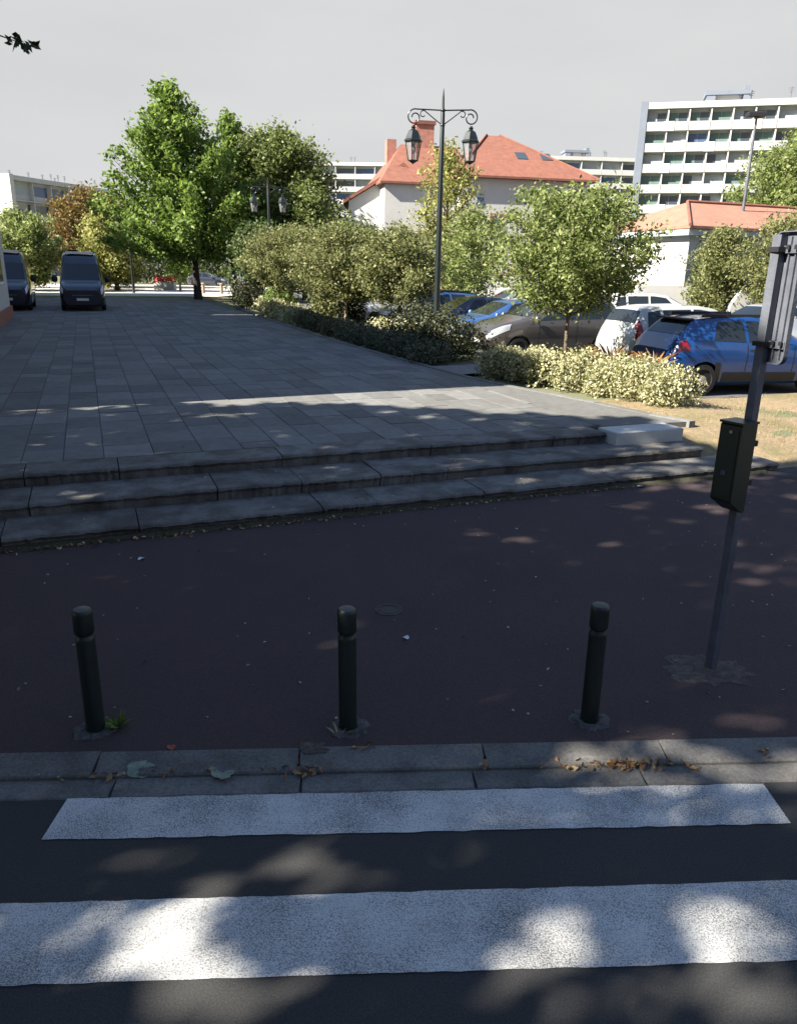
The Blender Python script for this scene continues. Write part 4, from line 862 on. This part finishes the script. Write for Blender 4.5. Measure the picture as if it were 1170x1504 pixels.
# ------------------------------------------------------------------ trees and shrubs in view
wide = lambda Rm, p=.45: (lambda t: Rm*max(.12, math.sin(math.pi*(t*.86+.12))**p))
limb_tree('tall_tree', (-13.6, 52.2, .42), 'tall bright green tree with feathery pointed top on the lawn edge', None, 12.5, 3.5, lambda t: (6.4*(1-t)**.82*(.78+.22*min(1, t*5))+.3), 'bright', 96, .31, .24, 1, 'darkbark', 62, .9, .85, lean=-1.2, shift=-1.2, sparse=.06)
limb_tree('pointed_tree', (-12.1, 57, .42), 'narrow pointed green tree beside the tall feathery one', None, 11.9, 3.2, lambda t: 2.8*(1-t)**.9+.3, 'bright', 44, .29, .2, 2, 'darkbark', 60, 1.0, .8)
limb_tree('round_tree', (-9.2, 59, .42), 'large round dark green tree behind the far lamp', None, 11.2, 2.6, wide(4.6), 'mid', 110, .30, .30, 3, 'darkbark', 110, .5, 1.25)
limb_tree('round_tree', (-6.8, 55, .42), 'lower green tree at the right shoulder of the large round tree', None, 7.2, 1.6, wide(2.6), 'mid', 44, .28, .2, 13, 'darkbark', 66, .5, 1.0)
limb_tree('rusty_tree', (-29.6, 76, .4), 'broad tree turning rusty orange in front of the pale block', None, 8.6, 1.4, wide(4.6), 'rust', 76, .34, .3, 4, 'bark', 70, .5, 1.3)
limb_tree('yellowing_tree', (-24.3, 67, .4), 'yellow green tree between the vans and the tall tree', None, 6.6, 1.0, wide(3.0), 'yellow', 60, .30, .2, 5, 'bark', 70, .5, 1.0)
limb_tree('low_green_tree', (-30.2, 63, .4), 'low green tree above the half hidden van', None, 5.8, 1.0, wide(3.2), 'fresh', 60, .30, .2, 6, 'bark', 70, .5, 1.0)
limb_tree('young_tree', (-19.2, 68, .4), 'young light green tree under the tall one beside the path', None, 4.6, 1.5, wide(1.7), 'bright', 34, .32, .1, 7, 'palebark', 30, .5, .8)
limb_tree('yellow_green_tree', (1.75, 33, .32), 'upright yellow green tree in the car park before the red roof', None, 6.9, 1.7, lambda t: 1.75*(1-t)**.5*(.6+.4*min(1, t*4))+.25, 'yellow', 66, .15, .12, 8, 'bark', 56, .8, .6, sparse=.12)
limb_tree('small_tree', (2.6, 31, .32), 'small rounded green tree right of the lamp pole', None, 4.4, 1.5, wide(1.5), 'fresh', 48, .14, .09, 18, 'bark', 56, .5, .55)
limb_tree('small_tree', (3.28, 15.45, .36), 'small leafy tree with slim trunk rising from the pale hedge', None, 3.74, 1.95, lambda t: 1.68*max(.1, math.sin(math.pi*(t*.76+.17))**.5), 'fresh', 78, .088, .05, 9, 'bark', 72, .55, .36, sparse=.10)
G3 = 'small trees along the planted border'
limb_tree('small_tree', (-2.02, 27.95, .36), 'low spreading tree with pale trunk behind the grey green hedge', G3, 3.55, 1.5, wide(2.0), 'olive', 66, .115, .07, 10, 'palebark', 70, .35, .55)
limb_tree('small_tree', (-.1, 26.4, .36), 'low spreading dark trunked tree behind the two dark shrubs', G3, 3.5, 1.3, wide(1.6), 'olive', 58, .115, .09, 11, 'darkbark', 70, .35, .5)
limb_tree('small_tree', (-5.0, 35.2, .36), 'low flat topped olive tree beside the sunlit far hedge', G3, 3.8, 1.6, wide(2.2), 'olive', 66, .13, .08, 12, 'palebark', 70, .3, .55)
limb_tree('small_tree', (-7.6, 42.5, .36), 'dark trunked small tree at the far end of the border', G3, 4.4, 1.8, wide(1.9), 'dark', 44, .22, .12, 14, 'darkbark', 36, .4, .6)
limb_tree('small_tree', (-2.5, 38, .36), 'small dark tree in the car park behind the spreading trees', G3, 4.3, 1.6, wide(2.0), 'dark', 44, .22, .1, 15, 'darkbark', 36, .4, .6)
limb_tree('large_tree', (39.0, 79, .3), 'large dense green tree behind the low house roof', None, 14.8, 2.5, wide(7.5), 'fresh', 130, .38, .4, 16, 'bark', 90, .5, 1.7)
limb_tree('clipped_bush_tree', (16.2, 40.6, .3), 'bushy olive tree climbing over the white garden wall', None, 4.4, .6, wide(1.7), 'olive', 58, .17, .1, 17, 'bark', 70, .4, .7)
limb_tree('clipped_bush_tree', (18.2, 37.6, .3), 'spreading olive bush with reddish tips beside the mast', None, 4.9, .9, wide(2.2), 'olive', 64, .17, .1, 19, 'bark', 70, .4, .7)
shrub('cypress_hedge', (15.9, 41.9, .3), 'dark clipped evergreen against the end of the low house', None, .9, .8, 3.6, 'dark', 1600, .16, 33)
# pale variegated hedge shrubs by the steps
G4 = 'pale variegated shrubs of the near hedge'
HV = [(8.3, 14.55, .5, .6, 'pale variegated shrub at the corner of the paved gap'), (8.55, 14.0, .55, .62, 'pale variegated shrub second along the hedge, near the paved gap'), (8.70, 13.35, .62, .66, 'pale variegated shrub third along from the paved gap'), (8.95, 12.65, .62, .70, 'pale variegated shrub in the middle of the near hedge before the tree'),
      (9.15, 11.95, .60, .68, 'pale variegated shrub just right of the small tree trunk'), (9.35, 11.30, .62, .66, 'pale variegated shrub second from the dry grass'), (9.45, 10.62, .66, .66, 'pale variegated shrub at the end of the hedge by the dry grass')]
for k, (U, V, r, h, lab) in enumerate(HV):
    shrub('variegated_shrub', W(U-.12, V, .345), lab, G4, r, r*.95, h*1.22, 'var', 3400, .062, 50+k, 8, aspect=.6)
tuft('dry_flower_head', *W(9.6, 12.6, .9), 60, .35, .35, 'dead', 'brown dried flower stalks above the near hedge', 'dried plant', 31)
tuft('dry_flower_head', *W(9.9, 11.7, .9), 60, .3, .25, 'dead', 'rusty dried stalks behind the near hedge by the blue car', 'dried plant', 32)
G5 = 'dark rounded shrubs below the lamp'
shrub('dark_shrub', W(8.55, 18.0, .345), 'dark rounded shrub beside the paved gap, right of the lamp', G5, 1.0, .95, 1.2, 'deep', 4200, .085, 61, 9)
shrub('dark_shrub', W(8.55, 19.9, .345), 'dark shrub with sunlit olive top in front of the lamp pole', G5, 1.05, 1.05, 1.5, 'deep', 4200, .09, 62, 9)
G6 = 'grey green shrubs of the low hedge along the square'
for k, V in enumerate((17.3, 18.5, 19.7, 21.0, 22.4, 23.9, 25.6, 27.4, 29.2)):
    nmz = ('first', 'second', 'third', 'fourth', 'fifth', 'sixth', 'seventh', 'eighth', 'ninth')[k]
    shrub('hedge_shrub', W(7.72+.02*k, V, .345), nmz+' low grey green hedge shrub along the square, counted from the paved gap', G6, .62, .78, .62+.03*(k % 3), 'grey', 2400, .075, 70+k, 7)
G7 = 'sunlit pale shrubs further along the border'
for k, (U, V, h) in enumerate(((8.0, 31.2, .75), (8.05, 33.2, .8), (8.1, 35.4, .8), (8.3, 37.8, .85), (9.3, 24.2, .75), (9.3, 22.8, .7))):
    shrub('variegated_shrub', W(U, V, .345), ('pale sunlit shrub just past the low grey green hedge', 'pale sunlit shrub below the flat topped olive tree', 'pale sunlit shrub in front of the round green bush', 'pale sunlit shrub last along the far border', 'pale shrub glowing behind the hedge left of the dark shrubs', 'pale shrub between the dark shrub and the pale trunk')[k], G7, .8, 1.1, h, 'var', 1800, .10, 85+k)
shrub('tall_shrub', W(8.75, 29.6, .345), 'tall loose green shrub beside the pale tree trunk', None, .85, .85, 2.1, 'olive', 2600, .12, 91)
shrub('tall_shrub', W(9.1, 27.6, .345), 'reddish dark shrub behind the pale tree trunk', None, .7, .7, 1.6, 'deep', 1500, .12, 92)
shrub('round_bush', W(8.8, 37.6, .345), 'round bright green bush under the flat topped tree', None, .95, .95, 1.55, 'bright', 1800, .14, 93)
shrub('dark_bush', W(8.3, 42.6, .345), 'dark evergreen bush at the far corner of the square', None, 1.0, 1.3, 1.6, 'deep', 1700, .15, 94)
shrub('dark_bush', W(8.7, 45.6, .345), 'dark evergreen bush behind the far corner one', None, 1.2, 1.3, 2.0, 'deep', 1700, .16, 95)
for k, (x, y, rx, h, mt, lab) in enumerate([(-27.5, 69.5, 2.4, 2.6, 'yellow', 'yellowish bush behind the open van'), (-33.5, 70, 2.5, 2.8, 'dark', 'dark bush between the two vans'), (-24.5, 90, 3.2, 2.4, 'dark', 'dark bush across the gravel path'),
        (-18, 94, 4.5, 2.6, 'dark', 'long dark bush behind the far cars'), (-10, 94, 4.0, 2.6, 'deep', 'deep green bush beyond the far blue car'), (-3, 70, 3, 3.4, 'dark', 'dark bush left of the gabled house'), (24, 46, 2.5, 3.0, 'olive', 'olive bush at the right of the low house'), (12.9, 44.6, 1.2, 2.2, 'yellow', 'yellow green bush above the garden wall')]):
    shrub('garden_bush', (x, y, .35), lab, None, rx, rx*.7, h, mt, 1500, .3 if y > 60 else .18, 110+k)
shrub('long_hedge', (-20, 97, .4), 'long dark hedge closing the far side of the gravel path', None, 21, 1.6, 2.9, 'deep', 9000, .38, 140, 60, 'hedge')
for k, (x, y) in enumerate(((-16.2, 64.0), (-14.7, 63.9), (-13.2, 63.8))):
    t = empty('short_post', (x, y, .40), 0, ('short pale wooden post on the path, nearest the tall tree trunk', 'short pale wooden post on the path, middle one of three', 'short pale wooden post on the path, nearest the planted border')[k], 'post', 'short posts on the far path')
    MB().lathe([(.13, 0), (.12, .75)], 8).build('shaft', M['palebark'], t); MB().lathe([(.16, .752), (.17, .80), (.10, .88)], 8).build('head', M['palebark'], t)
pl = empty('flower_planter', (-21.4, 71, .40), 0, 'beige planter with red flowers beside the sunlit path', 'planter')
MB().box(-.9, .9, -.4, .4, 0, .7, bev=.05).build('trough', M['cream'], pl); rs = np.random.RandomState(8)
tag(link('flowers', leaf_mesh('flowers', np.stack([rs.uniform(-.9, .9, 300), rs.uniform(-.4, .4, 300), rs.uniform(.65, 1.2, 300)], 1), .2, pm('red_petal', (.5, .04, .02), .6, .2, 5, isl=.3), 4), pl), kind='stuff')

# far belt of trees that closes the horizon
rs = np.random.RandomState(77); P = []
for k in range(70):
    a = R(-62+124*k/69); d = rs.uniform(215, 260); c = np.array([math.sin(a)*d, math.cos(a)*d, rs.uniform(2.5, 5)]); P.append(c+rs.normal(size=(60, 3))*np.array([4.5, 3, 2.2]))
P = np.concatenate(P); P[:, 2] = np.maximum(P[:, 2], .5)
tag(link('distant_woodland', leaf_mesh('distant_woodland', P, 2.2, LM['dark'], 7, .7)), 'far belt of green trees along the horizon', 'woodland', kind='stuff')

# dry grass on the verge
rs = np.random.RandomState(12); B = []; F = []; k = 0
for i in range(9000):
    u, v = rs.uniform(7.5, 17), rs.uniform(7.62, 11.3)
    if u < 7.5+max(0, (9.0-v))*.9 and v < 9.0 and u < 8.8: continue
    p = W(u, v, gz(u, v)+.01); a = rs.uniform(0, 6.28); h = rs.uniform(.02, .075)*(1.7 if rs.uniform() < .06 else 1); l = rs.uniform(.01, .06); wd_ = .004
    dx, dy = math.cos(a), math.sin(a); B += [(p.x-dy*wd_, p.y+dx*wd_, p.z), (p.x+dy*wd_, p.y-dx*wd_, p.z), (p.x+dx*l, p.y+dy*l, p.z+h)]; F.append((k, k+1, k+2)); k += 3
tag(MB().add(B, F).build('dry_grass', LM['straw']), 'short dry grass on the verge beyond the steps', 'grass', kind='stuff')

# ------------------------------------------------------------------ street trees outside the frame whose crowns shade the street
SPOTS = [(-1.09,2.81,0.19,0.07,0),(-0.8,2.68,0.19,0.05,0),(-0.36,2.8,0.21,0.13,0),(0.33,2.86,0.1,0.04,0),(1.14,2.91,0.15,0.05,0),(0.62,2.87,0.06,0.03,0),(-0.86,2.43,0.17,0.18,0),(-1.04,2.29,0.16,0.07,0),(-0.69,2.25,0.25,0.06,0),(-1.18,2.49,0.1,0.05,0),(-1.3,2.37,0.09,0.04,0),(-1.33,2.29,0.07,0.03,0),(-0.16,2.43,0.09,0.04,0),(-0.13,2.29,0.08,0.04,0),(0.57,2.57,0.07,0.05,0),(0.73,2.42,0.16,0.12,0),(0.54,2.42,0.09,0.07,0),(1.25,2.57,0.15,0.07,0),(1.36,2.45,0.13,0.11,0),(1.62,2.5,0.09,0.1,0),(1.5,2.35,0.17,0.05,0),(0.59,2.3,0.23,0.04,0),(-0.69,2.13,0.27,0.12,0),(-0.78,2.06,0.15,0.05,0),(0.61,2.14,0.39,0.07,0),(1.27,2.2,0.3,0.1,0),(0.41,2.2,0.1,0.04,0),(1.38,2.1,0.18,0.06,0),(0.83,2.09,0.15,0.04,0),(1.8,3.18,0.22,0.08,0),(1.48,3.15,0.15,0.05,0),(0.72,3.17,0.15,0.05,0),(1.37,3.33,0.29,0.04,0),(0.38,3.08,0.1,0.03,0),(0.95,3.08,0.12,0.03,0),(1.16,3.59,0.31,0.13,0.06),(1.2,3.45,0.39,0.07,0.02),(1.94,3.55,0.27,0.16,0.04),(2.19,3.51,0.15,0.12,0),(1.69,3.65,0.19,0.07,0.06),(2.06,3.93,0.29,0.1,0.06),(2.45,4.19,0.22,0.12,0.06),(1.47,3.79,0.22,0.08,0.06),(2.35,3.91,0.1,0.09,0.06),(0.73,7.28,0.13,0.09,0.06),(1.16,7.1,0.12,0.1,0.06),(2.06,7.05,0.15,0.1,0.06),(1.64,7.68,0.13,0.09,0.06),(1.66,5.28,0.12,0.08,0.06),(2.66,5.98,0.08,0.14,0.06),(2.68,8.26,0.16,0.13,0.06),(3.62,8.27,0.18,0.16,0.06),(3.14,7.79,0.15,0.12,0.06),(2.66,7.43,0.12,0.09,0.06),(-0.56,4.19,0.07,0.04,0.06),(3.98,9.3,0.63,0.3,0.06),(3.23,9.24,0.27,0.17,0.06),(0.47,7.52,0.09,0.07,0.06),(-3.32,7.59,0.26,0.15,0.3),(-0.71,8.87,0.13,0.13,0.3),(-0.84,8.45,0.11,0.12,0.3),(2.88,9.58,0.5,0.3,0.16),(3.79,9.65,0.46,0.3,0.16),(4.8,9.91,0.48,0.4,0.16),(1.62,8.96,0.17,0.13,0.16),(0.71,9.08,0.1,0.1,0.16),(3.17,10.02,0.47,0.3,0.3),(3.84,10.37,0.49,0.32,0.3),(0.9,9.34,0.17,0.18,0.3),(2.47,9.8,0.14,0.16,0.3),(-4.69,11.8,0.39,0.3,0.45),(-5.75,11.33,0.16,0.22,0.45),(-5.36,11.37,0.16,0.23,0.45),(-4.41,9.08,0.18,0.15,0.45),(-4.38,9.68,0.21,0.21,0.45),(-4.25,12.23,0.21,0.19,0.45),(-2.55,11.32,0.22,0.22,0.45),(-2.93,11.17,0.16,0.16,0.45),(-3.84,9.9,0.09,0.13,0.45),(-3.85,9.24,0.12,0.11,0.45),(-1.52,9.94,0.13,0.13,0.45),(-0.47,10.89,0.16,0.15,0.45),(-0.92,9.38,0.12,0.12,0.45),(0.55,11.53,0.32,0.23,0.45),(1.16,11.37,0.21,0.17,0.45),(1.85,11.12,0.14,0.16,0.45),(2.51,10.88,0.16,0.15,0.45),(-0.3,11.91,0.17,0.18,0.45),(-3.21,10.72,0.13,0.15,0.45),(-3.2,8.71,0.08,0.1,0.45),(-3.52,8.83,0.08,0.07,0.45)]
FULL = (0, 1, 2, 6, 7, 8, 22, 23, 24, 25, 27, 18)           # gaps that let the sun through whole; the rest are thinly leaved
SX, SY = LD.x/-LD.z, LD.y/-LD.z            # shadow offset per metre of height
lim = ([-9, 1.0, 1.4, 3.3, 4.77, 5.6, 7.0, 8.4, 9.0], [13.4, 13.2, 12.45, 12.2, 11.4, 10.7, 9.9, 9.2, 8.4])
def crown_leaves(seed, n, ell):
    rs = np.random.RandomState(seed); gx = rs.uniform(-13, 8, n); gy = rs.uniform(-9, 13, n); zz = rs.uniform(3.6, 12.6, n)
    U_ = gx*cu+gy*su; V_ = -gx*su+gy*cu
    zg = np.where(V_ > 8.7, PL, np.where(V_ > 8.0, .3, np.where(V_ > 7.45, .16, np.where(gy > 3.5, .06, 0.))))
    px, py = gx-SX*(zz-zg), gy-SY*(zz-zg)
    ok = np.zeros(n, bool)
    for (cx, cy, cz, rx, ry, rz_) in ell: ok |= ((px-cx)/rx)**2+((py-cy)/ry)**2+((zz-cz)/rz_)**2 < 1+.25*np.sin(px*2.3+zz*1.9)*np.sin(py*2.1)
    vlim = np.interp(U_, lim[0], lim[1])+.14*np.sin(U_*5.1)+.1*np.sin(U_*13.)
    ok &= V_ < vlim
    ok &= ~((V_ > 7.75) & (U_ > 8.0+.25*np.sin(V_*4)))
    ok &= ~((U_ > 9.6+.3*np.sin(V_*3)) & (V_ > 6.9))
    keep = rs.uniform(size=n)
    for i, (sx, sy, a, b_, z) in enumerate(SPOTS):
        a, b_ = a+.02, b_+.02
        ok &= (((gx-sx)/a)**2+((gy-sy)/b_)**2 > 1+.55*np.sin(gx*13+i)*np.sin(gy*17+2*i)+.3*np.sin(gx*29+gy*23)) | (keep < (0 if i in FULL else .10 if sy < 3.4 else .16))
    dX, dY, dZ = px, py, zz-CAM_H
    w = dY*fw.y+dZ*fw.z; qx = (dX*rt.x+dY*rt.y+dZ*rt.z)/np.maximum(w, 1e-3)*FPX; qy = (dX*up.x+dY*up.y+dZ*up.z)/np.maximum(w, 1e-3)*FPX
    ok &= ~((w > 0) & (qx > -640) & (qx < 640) & (qy < 830) & (qy > -830))
    return np.stack([px, py, zz], 1)[ok]
EA = [(-9.5, -4.6, 8.2, 6.3, 5.6, 4.6)]; EB = [(-10.8, 4.2, 8.0, 6.3, 5.4, 4.4)]
def street_tree(x, y, ell, seed, n, lab):
    t = empty('plane_tree', (x, y, 0), 0, lab, 'tree', 'street plane trees'); mb = MB(); rs = np.random.RandomState(seed)
    mb.tube([(0, 0, 0), (.05, .03, 2), (0, .1, 4.2), (.1, 0, 7), (0, 0, 9.5)], [.36, .27, .24, .17, .06], 12)
    cx, cy, cz, rx, ry, rz_ = ell[0]
    P = crown_leaves(seed, n, ell)
    for k in range(16):
        a = k*2.4; z0 = 3.4+.3*k; e = Vector((cx-x+math.cos(a)*rx*.72, cy-y+math.sin(a)*ry*.72, cz+math.sin(k*1.7)*rz_*.5)); s = Vector((0, 0, z0)); mb.tube([s, s.lerp(e, .5)+Vector((0, 0, .5)), e], [.10, .06, .02], 6)
    mb.build('trunk', M['palebark'], t, True)
    P[:, 0] -= x; P[:, 1] -= y
    tag(link('crown', leaf_mesh('crown', P, .215, LM['plane'], seed+2, .9, .8), t), kind='stuff')
    return t
street_tree(-9.5, -5.2, EA, 201, 300000, 'street plane tree across the road shading the crossing')
tB = street_tree(-10.8, 3.4, EB, 202, 300000, 'street plane tree beside the civic building shading the steps')
# the twig of that tree that hangs into the sky at upper left
rs = np.random.RandomState(6); mb = MB(); o = Vector(tB.location); tip = Vector((-3.02, 7, 4.26)); pts = [Vector((-8.5, 5.2, 6.6)), Vector((-6, 6.3, 5.7)), Vector((-4.0, 6.9, 4.75)), Vector((-3.35, 7, 4.36)), tip]
mb.tube([p-o for p in pts], [.05, .03, .012, .006, .002], 6); mb.build('branch', M['bark'], tB)
P = []; 
for i in range(26):
    f = rs.uniform(0, 1); q = pts[3].lerp(tip, f) if f > .25 else pts[2].lerp(pts[3], .8+f*.6); P.append(np.array(q-o)+rs.normal(size=3)*np.array([.03, .05, .028]))
tag(link('twig_leaves', leaf_mesh('twig_leaves', np.array(P), .10, LM['plane'], 9, .5), tB), kind='stuff')
